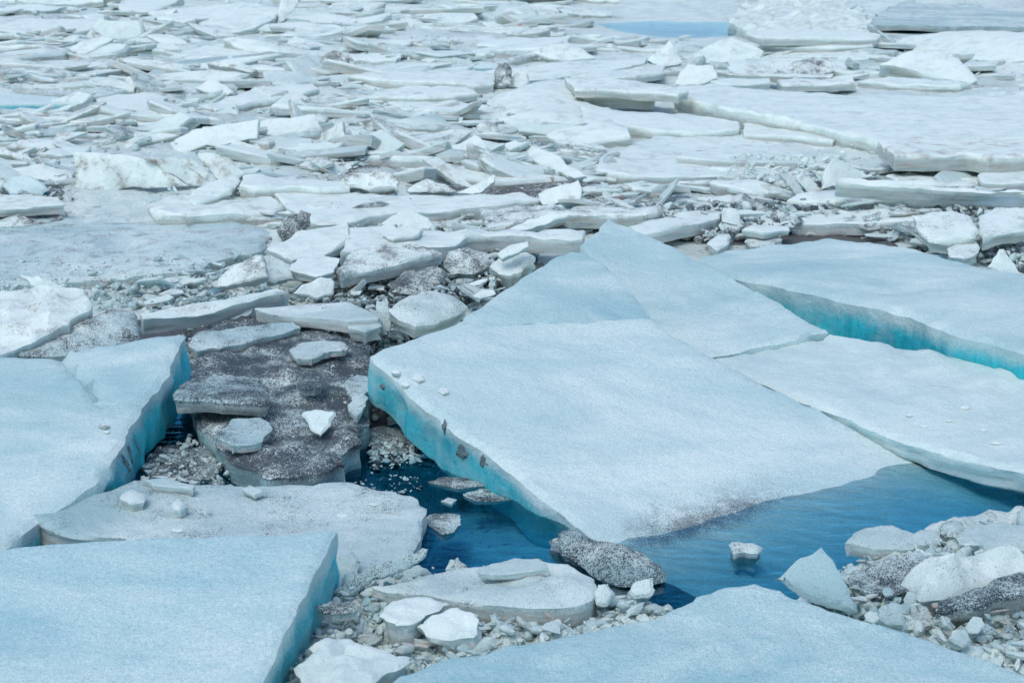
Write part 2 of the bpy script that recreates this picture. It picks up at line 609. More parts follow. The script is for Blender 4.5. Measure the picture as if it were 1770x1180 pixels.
def plane_of(spec, poly):
    """spec: number = level at that height; [(u,v,z)*3] = through three points; ((u,v,z), tilt, azimuth) = facing tilt"""
    if isinstance(spec, (int, float)):
        u = sum(p[0] for p in poly) / len(poly); v = sum(p[1] for p in poly) / len(poly)
        return on_z(u, v, spec), Vector((random.gauss(0, 0.02), random.gauss(-0.01, 0.02), 1)).normalized()
    if isinstance(spec, list):
        a, b, c = [on_z(*q) for q in spec]
        nn = (b - a).cross(c - a).normalized()
        return a, (nn if nn.z > 0 else -nn)
    (u, v, z), t, az = spec
    t = R(t); az = R(az)
    return on_z(u, v, z), Vector((math.sin(t) * math.sin(az), -math.sin(t) * math.cos(az), math.cos(t)))

def slab(name, label, cat, poly, spec, th, col=(0.2, 0.1, 0.05), group=None, cracks=None, grey=None, **kw):
    p0, nn = plane_of(spec, poly)
    pts = [on_plane(u, v, p0, nn) for u, v in poly]
    dist = (p0 - EYE).length
    kw.setdefault('res', 0.035 + 0.0028 * dist)
    kw.setdefault('gs', 0.07 + 0.006 * dist)
    size = max((a - pts[0]).length for a in pts)
    kw.setdefault('jag', min(0.08, 0.05 * size))
    kw['jag'] = max(kw['jag'], min(0.05, 0.022 * size)) if dist > 12 else kw['jag']
    kw.setdefault('amp', 0.03 if dist > 13 else 0.015)
    if dist > 13.5 and col[0] < 0.4:
        col = (col[0], max(col[1], random.uniform(0.03, 0.20)), max(col[2], random.uniform(0.10, 0.45)))
    if dist > 12.5 and size > 0.6:
        kw.setdefault('bow', random.gauss(0, 0.035) * min(1.5, size / 2))
        kw.setdefault('terr', 0.025 if random.random() < 0.6 else 0.0)
    if size < 1.0:
        kw['rough_side'] = 0.22 * th
        kw['jag'] = max(kw['jag'], 0.05 * size)
        kw['res'] = min(kw['res'] * 1.0, size / 12) if 'res' in kw else size / 14
        kw['taper'] = 0.25
    kw.setdefault('bevel', min(0.035, th * 0.16))
    kw.setdefault('rough_side', min(0.03, th * 0.12))
    if cracks:
        cracks = [([on_plane(u, v, p0, nn) for u, v in ln], d, w) for ln, d, w in cracks]
    me, c = build_slab_mesh(name, pts, nn, th, cracks=cracks, **kw)
    o = link(name, me, M_ICE)
    o.location = c
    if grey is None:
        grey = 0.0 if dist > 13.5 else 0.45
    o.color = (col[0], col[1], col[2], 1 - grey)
    tag(o, label, cat, group)
    TRACED.append(poly)
    return o

# ------------------------------------------------------------------ the large near slabs
MAIN = [(1060, 945, 0.0), (1600, 790, 0.0), (645, 612, 0.58)]
_mp0, _mn = plane_of(MAIN, None)
def main_wet(p):
    u, v = to_px(p)
    # silty meltwater soaked into the frost along the waterline
    w = smooth(0.12, -0.01, p.z) ** 1.4 * smooth(-0.05, -0.005, p.z)
    return w * (0.68 * smooth(1430, 1280, u) * smooth(1040, 1130, u) + 0.10)
MAIN_SLAB = slab('ice_slab', 'huge frosted slab tilted into the blue pool, turquoise edge facing left', 'ice slab',
     [(641, 610), (720, 578), (800, 549), (850, 556), (930, 549), (1000, 551), (1060, 550), (1125, 549),
      (1170, 580), (1215, 607), (1330, 668), (1450, 722), (1590, 785), (1720, 836), (1790, 876), (1740, 930), (1620, 960), (1480, 1010), (1330, 1040), (1220, 1035), (1150, 1000),
      (1052, 944), (960, 872), (850, 786), (760, 716), (690, 655)],
     MAIN, 0.37, (0.60, 0, 0.06), grey=0.14, jag=0.05, bevel=0.06, gs=0.075, res=0.05, rough_side=0.035, amp=0.02, wetline=main_wet)
slab('ice_slab', 'bluish wedge forming the top corner of the huge tilted slab', 'ice slab',
     [(803, 546), (850, 515), (905, 478), (950, 450), (985, 433), (1015, 436), (1050, 460), (1085, 498), (1124, 545),
      (1130, 556), (1060, 558), (1000, 559), (930, 557), (850, 564), (790, 558)],
     [(u, v, on_plane(u, v, _mp0, _mn).z - 0.004) for u, v in ((810, 545), (1120, 545), (985, 433))], 0.34, (0.72, 0, 0), grey=0.35, jag=0.006, bevel=0.012, gs=0.075, res=0.05, amp=0.02)
slab('ice_slab', 'frosted slab rising to a sharp peak behind the huge tilted slab', 'ice slab',
     [(1003, 428), (1050, 383), (1090, 395), (1150, 420), (1215, 448), (1330, 512), (1432, 575), (1380, 588), (1330, 594), (1270, 606), (1222, 612),
      (1150, 600), (1050, 500)],
     [(1050, 383, 0.72), (1215, 612, 0.27), (1432, 575, 0.30)], 0.34, (0.62, 0, 0), grey=0.26, jag=0.035, bevel=0.03, gs=0.08, res=0.05)
slab('ice_slab', 'broad smooth frosted slab at right edge, thin dark shadowed lip over water', 'ice slab',
     [(1222, 618), (1270, 610), (1330, 598), (1432, 578), (1520, 590), (1640, 610), (1790, 632), (1960, 660), (1960, 850), (1780, 815), (1700, 798), (1590, 766),
      (1450, 712), (1330, 662)],
     [(1222, 618, 0.22), (1432, 578, 0.26), (1770, 815, 0.15)], 0.16, (0.42, 0, 0), grey=0.16, jag=0.035, bevel=0.05, gs=0.08, res=0.05)
slab('ice_slab', 'large frosted slab with long glowing turquoise side in the gap at right', 'ice slab',
     [(1205, 447), (1250, 434), (1330, 424), (1400, 415), (1440, 411), (1560, 430), (1680, 455), (1790, 478), (1960, 520), (1960, 660), (1790, 610),
      (1620, 562), (1470, 520), (1340, 490), (1250, 474)],
     [(1250, 474, 0.36), (1770, 605, 0.46), (1440, 412, 0.40)], 0.46, (0.66, 0, 0.03), grey=0.32, jag=0.035, bevel=0.06, gs=0.09, res=0.055)
LEFT_SLAB = slab('ice_slab', 'tilted frosted slab with bright turquoise right edge, at left side of photo', 'ice slab',
     [(-260, 640), (0, 612), (60, 613), (104, 610), (118, 602), (170, 593), (250, 584), (320, 577), (296, 622), (258, 688), (215, 762), (168, 826), (120, 862),
      (60, 900), (0, 948), (-260, 1040)],
     [(320, 577, 0.56), (130, 860, 0.22), (0, 612, 0.42)], 0.42, (0.66, 0.05, 0.06), grey=0.34, jag=0.05, bevel=0.05, gs=0.07, res=0.05, amp=0.025, rough_side=0.04,
     cracks=[([(100, 606), (125, 635), (160, 665), (175, 700), (210, 715)], 0.06, 0.05)])
slab('ice_floe', 'low pale frosted floe with crumbs on top beside the blue pool', 'ice floe',
     [(52, 890), (100, 873), (130, 864), (190, 845), (230, 828), (300, 828), (340, 836), (400, 832), (430, 838), (500, 833), (540, 836), (600, 830),
      (680, 845), (715, 855), (738, 876), (727, 905), (712, 950), (690, 975), (640, 992), (590, 1012), (500, 1010), (300, 960), (215, 926), (110, 914)],
     [(52, 890, 0.17), (400, 832, 0.15), (710, 950, 0.12)], 0.17, (0.30, 0.30, 0.10), grey=0.55, jag=0.05, gs=0.06, res=0.04, amp=0.018)
slab('ice_slab', 'smooth pale blue slab filling the bottom left corner of photo', 'ice slab',
     [(-260, 985), (-100, 962), (0, 950), (120, 936), (250, 925), (450, 917), (583, 914), (552, 975), (515, 1040), (482, 1110), (452, 1190), (430, 1290), (-260, 1330)],
     [(583, 914, 0.50), (0, 950, 0.44), (452, 1190, 0.40)], 0.40, (0.80, 0, 0.02), grey=0.1, jag=0.028, bevel=0.035, gs=0.06, res=0.04, amp=0.012)
slab('ice_slab', 'pale blue frosted slab with low peak, bottom right foreground', 'ice slab',
     [(1305, 999), (1265, 1006), (1230, 1018), (1140, 1060), (1000, 1086), (880, 1106), (760, 1132), (690, 1160), (640, 1200), (600, 1330), (2000, 1330),
      (1900, 1215), (1770, 1158), (1640, 1116), (1540, 1080), (1450, 1050), (1390, 1028), (1350, 1012)],
     [(1305, 999, 0.42), (690, 1160, 0.34), (1770, 1158, 0.34)], 0.38, (0.85, 0.05, 0), grey=0.45, jag=0.05, bevel=0.04, gs=0.06, res=0.04, amp=0.03)
# ------------------------------------------------------------------ pool and middle left
slab('dirty_floe', 'grit speckled dark floe between the two turquoise edged slabs', 'ice floe',
     [(318, 640), (322, 600), (335, 578), (420, 562), (520, 556), (580, 575), (640, 590), (652, 640), (640, 690), (628, 765), (600, 797), (560, 812), (500, 822),
      (455, 815), (410, 795), (372, 752), (335, 715)],
     [(330, 600, 0.24), (640, 600, 0.24), (470, 820, 0.17)], 0.24, (0.45, 1.0, 0.0), grey=0.05, jag=0.09, gs=0.045, res=0.04, amp=0.035, lump=0.045, bevel=0.06,
     cracks=[([(318, 606), (375, 600), (420, 585), (470, 575), (515, 560)], 0.06, 0.035), ([(510, 620), (530, 606), (550, 592), (590, 590)], 0.05, 0.03),
             ([(480, 750), (540, 760), (600, 745), (630, 740)], 0.04, 0.04)])
slab('dirty_plate', 'cracked frosted plate on back part of the speckled floe', 'ice plate',
     [(326, 596), (345, 574), (420, 562), (508, 556), (520, 566), (480, 578), (430, 590), (380, 602), (340, 606)],
     [(326, 600, 0.30), (510, 558, 0.31), (380, 604, 0.28)], 0.07, (0.3, 0.45, 0.05), jag=0.03, lump=0.03, gs=0.05, res=0.035)
slab('dirty_plate', 'ragged brown edged flake on right part of the speckled floe', 'ice plate',
     [(500, 604), (520, 592), (560, 586), (596, 590), (600, 604), (560, 610), (540, 622), (512, 620)],
     0.31, 0.05, (0.15, 0.40, 0.45), jag=0.03, lump=0.02, gs=0.05, res=0.03)
slab('dirty_plate', 'thin grey flake along right rim of the speckled floe', 'ice plate',
     [(596, 660), (618, 646), (640, 650), (636, 690), (616, 720), (600, 700)], 0.27, 0.05, (0.25, 0.5, 0.05), jag=0.03, lump=0.02, gs=0.05, res=0.03)
slab('dirty_plate', 'layered grey flake below the block on the speckled floe', 'ice plate',
     [(372, 752), (400, 726), (450, 722), (470, 742), (440, 766), (400, 772)], 0.27, 0.06, (0.3, 0.5, 0.15), jag=0.03, lump=0.03, gs=0.04, res=0.03)
slab('ice_block', 'flat ice block with dark gritty top lying on the speckled floe', 'ice block',
     [(300, 688), (308, 664), (330, 650), (400, 645), (448, 652), (465, 676), (466, 694), (440, 697), (380, 694)],
     0.37, 0.11, (0.15, 0.85, 0.1), bevel=0.03, gs=0.05, res=0.03)
slab('ice_chunk', 'small pointed pale ice chunk sitting on the speckled floe', 'ice chunk',
     [(522, 714), (545, 706), (580, 712), (572, 735), (554, 752), (538, 742)],
     ((550, 735, 0.26), 35, 10), 0.10, (0.2, 0.1, 0), grey=0.0, jag=0.01, dome=0.02)
slab('dark_chunk', 'small flat dark gritty lump on the speckled floe', 'ice chunk',
     [(510, 662), (525, 655), (550, 656), (558, 665), (545, 672), (522, 671)], 0.30, 0.06, (0, 1.0, 0.3), jag=0.01, dome=0.015)
slab('dirty_chunk', 'dark waterlogged ice lump floating at tip of the huge slab', 'ice chunk',
     [(948, 932), (962, 918), (985, 908), (1006, 916), (1030, 934), (1075, 948), (1110, 956), (1148, 984), (1152, 1000), (1120, 1010), (1070, 1008), (1020, 988), (970, 955)],
     [(948, 932, 0.07), (1150, 990, 0.04), (1010, 975, 0.05)], 0.20, (0.1, 0.72, 0.0), grey=0.75, jag=0.03, dome=0.13, lump=0.05, gs=0.035, res=0.03, bevel=0.03)
slab('dirty_chunk', 'flat grey slush cake afloat in the bright blue water', 'slush cake',
     [(732, 896), (745, 886), (775, 884), (796, 888), (797, 905), (785, 918), (765, 922), (742, 908)], 0.012, 0.05, (0.2, 0.62, 0.35), jag=0.012, gs=0.04, res=0.03)
slab('ice_chunk', 'small pale ice lump floating alone over the sunken slab', 'ice chunk',
     [(1262, 942), (1275, 937), (1305, 938), (1320, 944), (1310, 953), (1268, 953)], 0.05, 0.14, (0.1, 0.25, 0.2), jag=0.03, dome=0.02, lump=0.03, gs=0.025, res=0.025)
slab('ice_chunk', 'tiny white ice cake afloat in dark water near huge slab', 'ice chunk',
     [(762, 865), (775, 858), (790, 862), (782, 870)], 0.015, 0.03, (0.2, 0.3, 0.1), jag=0.005, gs=0.03, res=0.02)
slab('slush_cake', 'dull brown slush patch afloat in shade of the huge slab', 'slush cake',
     [(800, 852), (830, 842), (880, 848), (900, 858), (860, 866), (820, 864)], 0.008, 0.03, (0.2, 0.75, 0.5), jag=0.02, gs=0.04, res=0.03)
slab('slush_cake', 'small dull slush patch under the turquoise edge of huge slab', 'slush cake',
     [(738, 832), (770, 822), (820, 826), (840, 838), (790, 844)], 0.008, 0.03, (0.2, 0.85, 0.4), jag=0.02, gs=0.04, res=0.03)
slab('slush_cake', 'thin rotten slush sheet in the dark gap below the block', 'slush cake',
     [(242, 800), (290, 768), (350, 770), (395, 800), (370, 826), (300, 830), (255, 822)], 0.02, 0.06, (0.2, 0.85, 0.45), jag=0.05, gs=0.04, res=0.03, lump=0.03)
slab('slush_cake', 'dirty slush sheet in black gap between speckled floe and huge slab', 'slush cake',
     [(632, 745), (665, 735), (715, 748), (735, 765), (700, 785), (650, 778)], 0.03, 0.07, (0.2, 0.85, 0.2), jag=0.04, gs=0.04, res=0.03, lump=0.03)
slab('ice_plate', 'thin clear plate lying at back edge of the low floe', 'ice plate',
     [(245, 828), (290, 824), (338, 840), (334, 846), (300, 842), (262, 838)], 0.21, 0.05, (0.25, 0, 0), jag=0.008, gs=0.04, res=0.03)
slab('ice_chunk', 'rounded white lump resting on the low floe, left one', 'ice chunk',
     [(206, 858), (215, 848), (235, 847), (255, 858), (250, 868), (225, 870)], 0.21, 0.07, (0, 0.12, 0.2), jag=0.01, dome=0.03, gs=0.03, res=0.02)
slab('ice_chunk', 'small white stub standing on the low floe beside rounded lump', 'ice chunk',
     [(296, 872), (303, 862), (316, 861), (322, 874), (312, 880), (300, 879)], 0.23, 0.09, (0, 0.05, 0.1), jag=0.005, dome=0.02, gs=0.025, res=0.02)
slab('ice_chip', 'glinting clear chip on back of the low floe', 'ice chip',
     [(418, 846), (432, 838), (455, 850), (440, 857)], 0.18, 0.025, (0.1, 0, 0), jag=0.004, gs=0.03, res=0.02)
# ------------------------------------------------------------------ right front heap
slab('ice_shard', 'clear greenish pyramid of ice between pool and front slab', 'ice shard',
     [(1418, 944), (1436, 965), (1455, 1000), (1475, 1055), (1430, 1050), (1380, 1030), (1335, 1002), (1375, 968)],
     ((1410, 1040, 0.22), 58, -25), 0.25, (0.45, 0, 0), jag=0.012, gs=0.05, res=0.03, amp=0.03)
slab('ice_floe', 'white floe with rounded back and pale lip floating in pool at right', 'ice floe',
     [(1461, 935), (1475, 918), (1495, 910), (1530, 908), (1570, 917), (1600, 930), (1606, 944), (1560, 946), (1500, 942)],
     [(1461, 935, 0.14), (1530, 908, 0.15), (1600, 940, 0.13)], 0.11, (0.12, 0.25, 0.1), jag=0.015, gs=0.04, res=0.03, dome=0.02)
slab('ice_block', 'white block wedged behind the rounded floe in the pool', 'ice block',
     [(1575, 921), (1590, 912), (1620, 914), (1628, 928), (1620, 938), (1590, 938)], 0.16, 0.11, (0.1, 0.1, 0.05), jag=0.01, gs=0.04, res=0.03)
slab('ice_chunk', 'dirty lump beside the pool at far right', 'ice chunk',
     [(1622, 912), (1640, 900), (1665, 903), (1670, 918), (1655, 928), (1632, 928)], 0.17, 0.12, (0.1, 0.5, 0.2), jag=0.015, dome=0.04, gs=0.03, res=0.03)
slab('ice_floe', 'snowy white floe at right edge of photo above the rubble', 'ice floe',
     [(1652, 925), (1670, 912), (1700, 908), (1735, 903), (1800, 912), (1820, 940), (1760, 950), (1700, 950), (1665, 942)],
     0.18, 0.14, (0.1, 0.18, 0.05), jag=0.03, dome=0.04, lump=0.03, gs=0.04, res=0.03)
slab('dirty_slab', 'grit frosted slab leaning in the right front heap', 'ice slab',
     [(1452, 992), (1490, 978), (1530, 960), (1590, 948), (1615, 962), (1600, 985), (1585, 1010), (1540, 1022), (1500, 1020), (1470, 1012)],
     [(1452, 992, 0.22), (1600, 950, 0.28), (1540, 1022, 0.22)], 0.15, (0.15, 0.62, 0.1), jag=0.04, lump=0.05, gs=0.04, res=0.03)
slab('snow_lump', 'lumpy white snow crust in the right front heap', 'snow lump',
     [(1560, 1000), (1590, 972), (1640, 960), (1720, 958), (1790, 965), (1790, 1000), (1700, 1010), (1640, 1030), (1590, 1035)],
     0.26, 0.22, (0.05, 0.2, 0.12), grey=0.2, jag=0.04, lump=0.14, dome=0.05, gs=0.035, res=0.03)
slab('dirty_slab', 'thick slab with black gritty top and pale side, right edge', 'ice slab',
     [(1612, 1058), (1620, 1036), (1680, 1012), (1740, 992), (1800, 978), (1830, 1000), (1770, 1018), (1700, 1040)],
     [(1612, 1058, 0.24), (1760, 985, 0.36), (1770, 1020, 0.34)], 0.17, (0.1, 0.88, 0.05), jag=0.03, gs=0.04, res=0.03)
slab('ice_shard', 'narrow white splinter standing upright in the right front heap', 'ice shard',
     [(1562, 1035), (1568, 1022), (1580, 1024), (1592, 1045), (1590, 1085), (1576, 1075)], ((1580, 1080, 0.10), 62, -20), 0.07, (0.05, 0.2, 0.05), jag=0.008, gs=0.03, res=0.02)
slab('ice_shard', 'blunt splinter leaning against the upright one in right heap', 'ice shard',
     [(1588, 1042), (1602, 1048), (1620, 1080), (1618, 1098), (1596, 1090)], ((1605, 1092, 0.10), 55, 15), 0.08, (0.1, 0.15, 0.05), jag=0.008, gs=0.03, res=0.02)
slab('ice_chip', 'round glassy disc of ice at the edge of front slab', 'ice chip',
     [(1494, 1062), (1505, 1054), (1518, 1058), (1520, 1070), (1508, 1077), (1496, 1072)], ((1507, 1070, 0.28), 40, 0), 0.03, (0.1, 0, 0), jag=0.003, gs=0.025, res=0.015)
slab('ice_chip', 'oval glassy chip tilted up in the right front rubble', 'ice chip',
     [(1668, 1082), (1682, 1064), (1698, 1066), (1702, 1080), (1690, 1094), (1672, 1094)], ((1685, 1090, 0.22), 48, -15), 0.04, (0.1, 0, 0.05), jag=0.004, gs=0.025, res=0.015)
slab('ice_block', 'squarish clear block among rubble at edge of front slab', 'ice block',
     [(1520, 1050), (1545, 1040), (1562, 1045), (1564, 1080), (1535, 1078), (1518, 1068)], ((1540, 1070, 0.24), 45, 10), 0.10, (0.15, 0.2, 0.05), jag=0.008, gs=0.03, res=0.02)
slab('ice_chunk', 'pale wedge of ice at bottom of the right front rubble', 'ice chunk',
     [(1640, 1104), (1652, 1086), (1670, 1088), (1682, 1108), (1664, 1118)], ((1660, 1110, 0.22), 42, 20), 0.10, (0.1, 0.1, 0.1), jag=0.008, gs=0.03, res=0.02)
# ------------------------------------------------------------------ centre front rubble
slab('ice_plate', 'dark glassy plate leaning up at the pool rim left of centre', 'ice plate',
     [(588, 1022), (622, 994), (680, 968), (730, 946), (740, 948), (736, 962), (690, 985), (640, 1012), (604, 1030)],
     [(588, 1024, 0.18), (735, 946, 0.36), (640, 1012, 0.20)], 0.08, (0.15, 0.55, 0.08), jag=0.012, gs=0.035, res=0.025)
slab('ice_wedge', 'small brown wedge under the leaning dark plate', 'ice chunk',
     [(680, 1000), (700, 984), (725, 975), (742, 984), (720, 996), (695, 1006)], ((710, 998, 0.12), 35, 10), 0.07, (0.05, 0.3, 0.8), jag=0.012, gs=0.03, res=0.02)
slab('ice_floe', 'crusty white floe with glassy grey front edge at pool rim', 'ice floe',
     [(642, 1012), (690, 1004), (740, 990), (800, 978), (870, 968), (935, 965), (985, 975), (1030, 1008), (1022, 1035), (960, 1048), (900, 1046), (840, 1042), (780, 1035),
      (700, 1024)],
     [(642, 1012, 0.22), (935, 965, 0.24), (900, 1046, 0.25)], 0.13, (0.12, 0.22, 0.12), jag=0.04, lump=0.05, gs=0.035, res=0.03)
slab('ice_plate', 'thin white plate on back of the crusty floe by pool', 'ice plate',
     [(824, 985), (850, 972), (890, 964), (930, 966), (950, 984), (900, 990), (850, 992)], 0.295, 0.04, (0.05, 0.08, 0.05), jag=0.02, gs=0.035, res=0.025)
slab('ice_chunk', 'small brownish peak of ice at the pool rim', 'ice chunk',
     [(770, 984), (778, 966), (792, 962), (806, 976), (810, 990), (790, 992)], ((790, 990, 0.10), 55, 10), 0.10, (0.05, 0.4, 0.4), jag=0.01, gs=0.03, res=0.02)
slab('ice_block', 'smooth bright white block in the centre front rubble, back one', 'ice block',
     [(655, 1062), (670, 1042), (710, 1030), (750, 1032), (778, 1040), (760, 1052), (720, 1070), (685, 1078)], 0.27, 0.16, (0.05, 0, 0), grey=0.0, jag=0.04, lump=0.06, gs=0.025, res=0.025)
slab('ice_block', 'large rounded white block in the centre front rubble', 'ice block',
     [(718, 1078), (745, 1058), (780, 1047), (812, 1052), (824, 1074), (818, 1098), (770, 1102), (735, 1094)],
     [(718, 1078, 0.25), (790, 1048, 0.31), (770, 1102, 0.24)], 0.2, (0.06, 0, 0.02), grey=0.0, jag=0.03, lump=0.07, gs=0.025, res=0.025)
slab('snow_lump', 'wide frozen snow lump against the bottom edge of photo', 'snow lump',
     [(505, 1150), (530, 1115), (580, 1100), (640, 1108), (700, 1126), (708, 1138), (660, 1160), (600, 1200), (520, 1200)],
     0.30, 0.24, (0.03, 0.1, 0.12), grey=0.12, jag=0.05, dome=0.03, lump=0.10, gs=0.03, res=0.03)
slab('ice_plate', 'dark gritty sliver beside the corner of bottom left slab', 'ice plate',
     [(545, 1048), (575, 1036), (610, 1044), (618, 1054), (590, 1060), (560, 1058)], 0.28, 0.05, (0.05, 0.75, 0.2), jag=0.012, gs=0.03, res=0.02)
slab('ice_chunk', 'frosted clear lump under corner of the bottom left slab', 'ice chunk',
     [(582, 960), (605, 950), (625, 968), (618, 998), (592, 1004), (580, 985)], ((600, 995, 0.14), 40, 20), 0.14, (0.2, 0.2, 0), jag=0.02, gs=0.03, res=0.02, lump=0.04)
slab('ice_chunk', 'clear angular lump at back tip of bottom right slab', 'ice chunk',
     [(1085, 1022), (1098, 1004), (1128, 996), (1132, 1018), (1118, 1032), (1094, 1034)], ((1110, 1028, 0.24), 42, -10), 0.13, (0.15, 0.1, 0), jag=0.012, gs=0.03, res=0.02)
slab('ice_chunk', 'white fist sized lump right of the crusty floe', 'ice chunk',
     [(1026, 1030), (1035, 1008), (1052, 1006), (1062, 1030), (1050, 1046), (1032, 1044)], ((1045, 1042, 0.22), 45, 10), 0.12, (0.05, 0.05, 0), jag=0.012, gs=0.03, res=0.02, dome=0.02)
# ------------------------------------------------------------------ middle distance, left
slab('snowy_floe', 'wide flat snow covered floe with grey streaks at left', 'ice floe',
     [(-200, 400), (0, 395), (110, 372), (200, 352), (260, 352), (300, 378), (400, 384), (470, 400), (452, 432), (360, 452), (300, 470), (180, 480), (0, 492), (-200, 500)],
     0.19, 0.14, (0.36, 0.34, 0.14), grey=0.35, jag=0.08, amp=0.05, bevel=0.05)
slab('snow_crust', 'torn snow crust heaped over grey slab at left edge', 'snow crust',
     [(-40, 520), (0, 500), (60, 495), (150, 502), (156, 530), (120, 560), (60, 588), (0, 612), (-40, 620)],
     [(0, 500, 0.55), (150, 502, 0.55), (0, 612, 0.38)], 0.14, (0.08, 0.25, 0.30), jag=0.06, lump=0.08, gs=0.06, res=0.04)
slab('dirty_slab', 'grey rounded slab with frosted grit behind the left turquoise slab', 'ice slab',
     [(30, 612), (110, 574), (160, 545), (205, 528), (235, 540), (243, 565), (240, 588), (200, 600), (120, 612)],
     [(30, 612, 0.34), (220, 532, 0.42), (240, 588, 0.30)], 0.20, (0.2, 0.62, 0.2), jag=0.03, dome=0.06, gs=0.06, res=0.04)
slab('ice_plate', 'small white flake tipped up above the torn snow crust', 'ice plate',
     [(34, 474), (75, 484), (118, 494), (90, 503), (64, 504)], ((80, 500, 0.50), 40, -15), 0.06, (0.1, 0.05, 0.05), jag=0.01)
slab('ice_plate', 'long pale plate with clear front edge across middle left', 'ice plate',
     [(242, 541), (295, 527), (434, 505), (480, 500), (500, 506), (434, 519), (339, 540), (248, 551)],
     [(242, 543, 0.36), (434, 505, 0.40), (339, 540, 0.34)], 0.15, (0.25, 0.08, 0.05), jag=0.012)
slab('ice_shard', 'clear flap of ice hanging under the long pale plate', 'ice shard',
     [(350, 553), (380, 536), (414, 517), (436, 517), (434, 540), (400, 552)], ((400, 550, 0.22), 55, 10), 0.06, (0.15, 0.1, 0.1), jag=0.01)
slab('ice_shard', 'clear rounded shard standing above the frosted middle plate', 'ice shard',
     [(505, 508), (530, 490), (556, 479), (578, 488), (577, 508), (548, 518)], ((545, 516, 0.32), 60, 15), 0.10, (0.15, 0.1, 0.05), jag=0.01)
slab('ice_plate', 'white frosted plate on dark rubble behind the speckled floe', 'ice plate',
     [(440, 531), (508, 524), (600, 522), (656, 540), (654, 548), (600, 553), (530, 545), (470, 540)],
     0.38, 0.11, (0.08, 0.22, 0.15), jag=0.02)
slab('dark_plate', 'dark glassy triangle of ice propped up in middle left', 'ice plate',
     [(354, 499), (407, 458), (440, 442), (455, 440), (462, 478), (430, 488), (390, 494)],
     ((400, 492, 0.32), 42, -35), 0.10, (0.0, 0.55, 0.35), jag=0.012)
slab('ice_block', 'frosted block behind the dark glassy triangle', 'ice block',
     [(440, 446), (470, 440), (503, 454), (506, 476), (470, 484), (455, 470)], ((480, 480, 0.34), 40, 30), 0.15, (0.15, 0.3, 0.1), jag=0.015)
slab('ice_plate', 'bright white broken plate on top of heap left of centre', 'ice plate',
     [(460, 428), (502, 409), (529, 397), (602, 391), (606, 412), (590, 424), (556, 441), (505, 450)],
     [(460, 428, 0.42), (602, 391, 0.46), (505, 450, 0.40)], 0.09, (0.03, 0, 0), jag=0.015)
slab('ice_plate', 'smaller bright white plate just below the broken white plate', 'ice plate',
     [(495, 459), (520, 444), (545, 437), (587, 444), (578, 468), (545, 477), (510, 470)],
     [(495, 459, 0.40), (587, 444, 0.44), (545, 477, 0.38)], 0.08, (0.03, 0, 0), jag=0.012)
slab('ice_floe', 'long white floe with clear green front edge behind the peak slab', 'ice floe',
     [(588, 438), (600, 400), (665, 395), (730, 397), (830, 401), (1012, 400), (1006, 412), (985, 414), (900, 411), (815, 410), (770, 424), (700, 422), (640, 430)],
     0.40, 0.16, (0.12, 0.03, 0.12), jag=0.015)
slab('ice_plate', 'slim white plate lying on long white floe behind peak', 'ice plate',
     [(660, 404), (690, 396), (732, 397), (720, 406), (680, 412)], 0.47, 0.06, (0.05, 0, 0), jag=0.01)
slab('dirty_slab', 'black speckled frosted slab in the dark rubble left of peak', 'ice slab',
     [(583, 470), (600, 440), (620, 427), (700, 427), (745, 430), (765, 438), (702, 455), (640, 470), (590, 480)],
     [(583, 475, 0.36), (740, 428, 0.44), (640, 472, 0.36)], 0.11, (0.12, 0.50, 0.05), jag=0.025)
slab('dirty_block', 'dark gritty block under the black speckled slab', 'ice block',
     [(668, 490), (700, 466), (750, 458), (772, 470), (762, 494), (720, 506), (690, 504)], ((720, 500, 0.22), 25, 10), 0.20, (0.05, 0.85, 0.4), jag=0.03, lump=0.06)
slab('dirty_block', 'black and white gritty block right of black speckled slab', 'ice block',
     [(760, 456), (775, 432), (810, 425), (842, 434), (846, 458), (820, 470), (785, 470)], ((805, 468, 0.26), 30, 5), 0.22, (0.05, 0.72, 0.1), jag=0.03, lump=0.07)
slab('ice_slab', 'frosted grey slab left of the upper edge of huge slab', 'ice slab',
     [(671, 534), (700, 514), (726, 504), (780, 508), (810, 530), (780, 548), (753, 560), (719, 564), (690, 552)],
     [(671, 534, 0.40), (780, 508, 0.42), (719, 566, 0.30)], 0.14, (0.22, 0.32, 0.05), jag=0.03)
slab('ice_block', 'layered white block beside the frosted grey slab', 'ice block',
     [(600, 548), (630, 540), (656, 545), (660, 562), (632, 572), (602, 566)], 0.34, 0.12, (0.1, 0.15, 0.2), jag=0.02)
slab('ice_shard', 'narrow grey upright slab between layered block and grey slab', 'ice shard',
     [(650, 520), (668, 516), (674, 545), (672, 582), (656, 580), (654, 550)], ((664, 580, 0.18), 68, -10), 0.10, (0.1, 0.35, 0.15), jag=0.01)
slab('ice_chip', 'pale tilted chip near the upper left edge of huge slab', 'ice chip',
     [(815, 508), (830, 496), (852, 498), (858, 506), (830, 514)], ((835, 512, 0.38), 30, 10), 0.04, (0.1, 0.2, 0.05), jag=0.006)
slab('ice_chunk', 'crumbly white heap of shards above left edge of huge slab', 'ice chunk',
     [(846, 458), (862, 440), (890, 428), (915, 436), (924, 456), (895, 470), (862, 472)], ((885, 468, 0.30), 32, 0), 0.22, (0.05, 0.25, 0.18), jag=0.04, lump=0.10)
slab('ice_plate', 'thin white splinter on the crumbly heap near long floe', 'ice plate',
     [(858, 440), (880, 424), (912, 416), (914, 424), (890, 438), (868, 448)], ((885, 440, 0.46), 30, -20), 0.05, (0.05, 0, 0.15), jag=0.01)
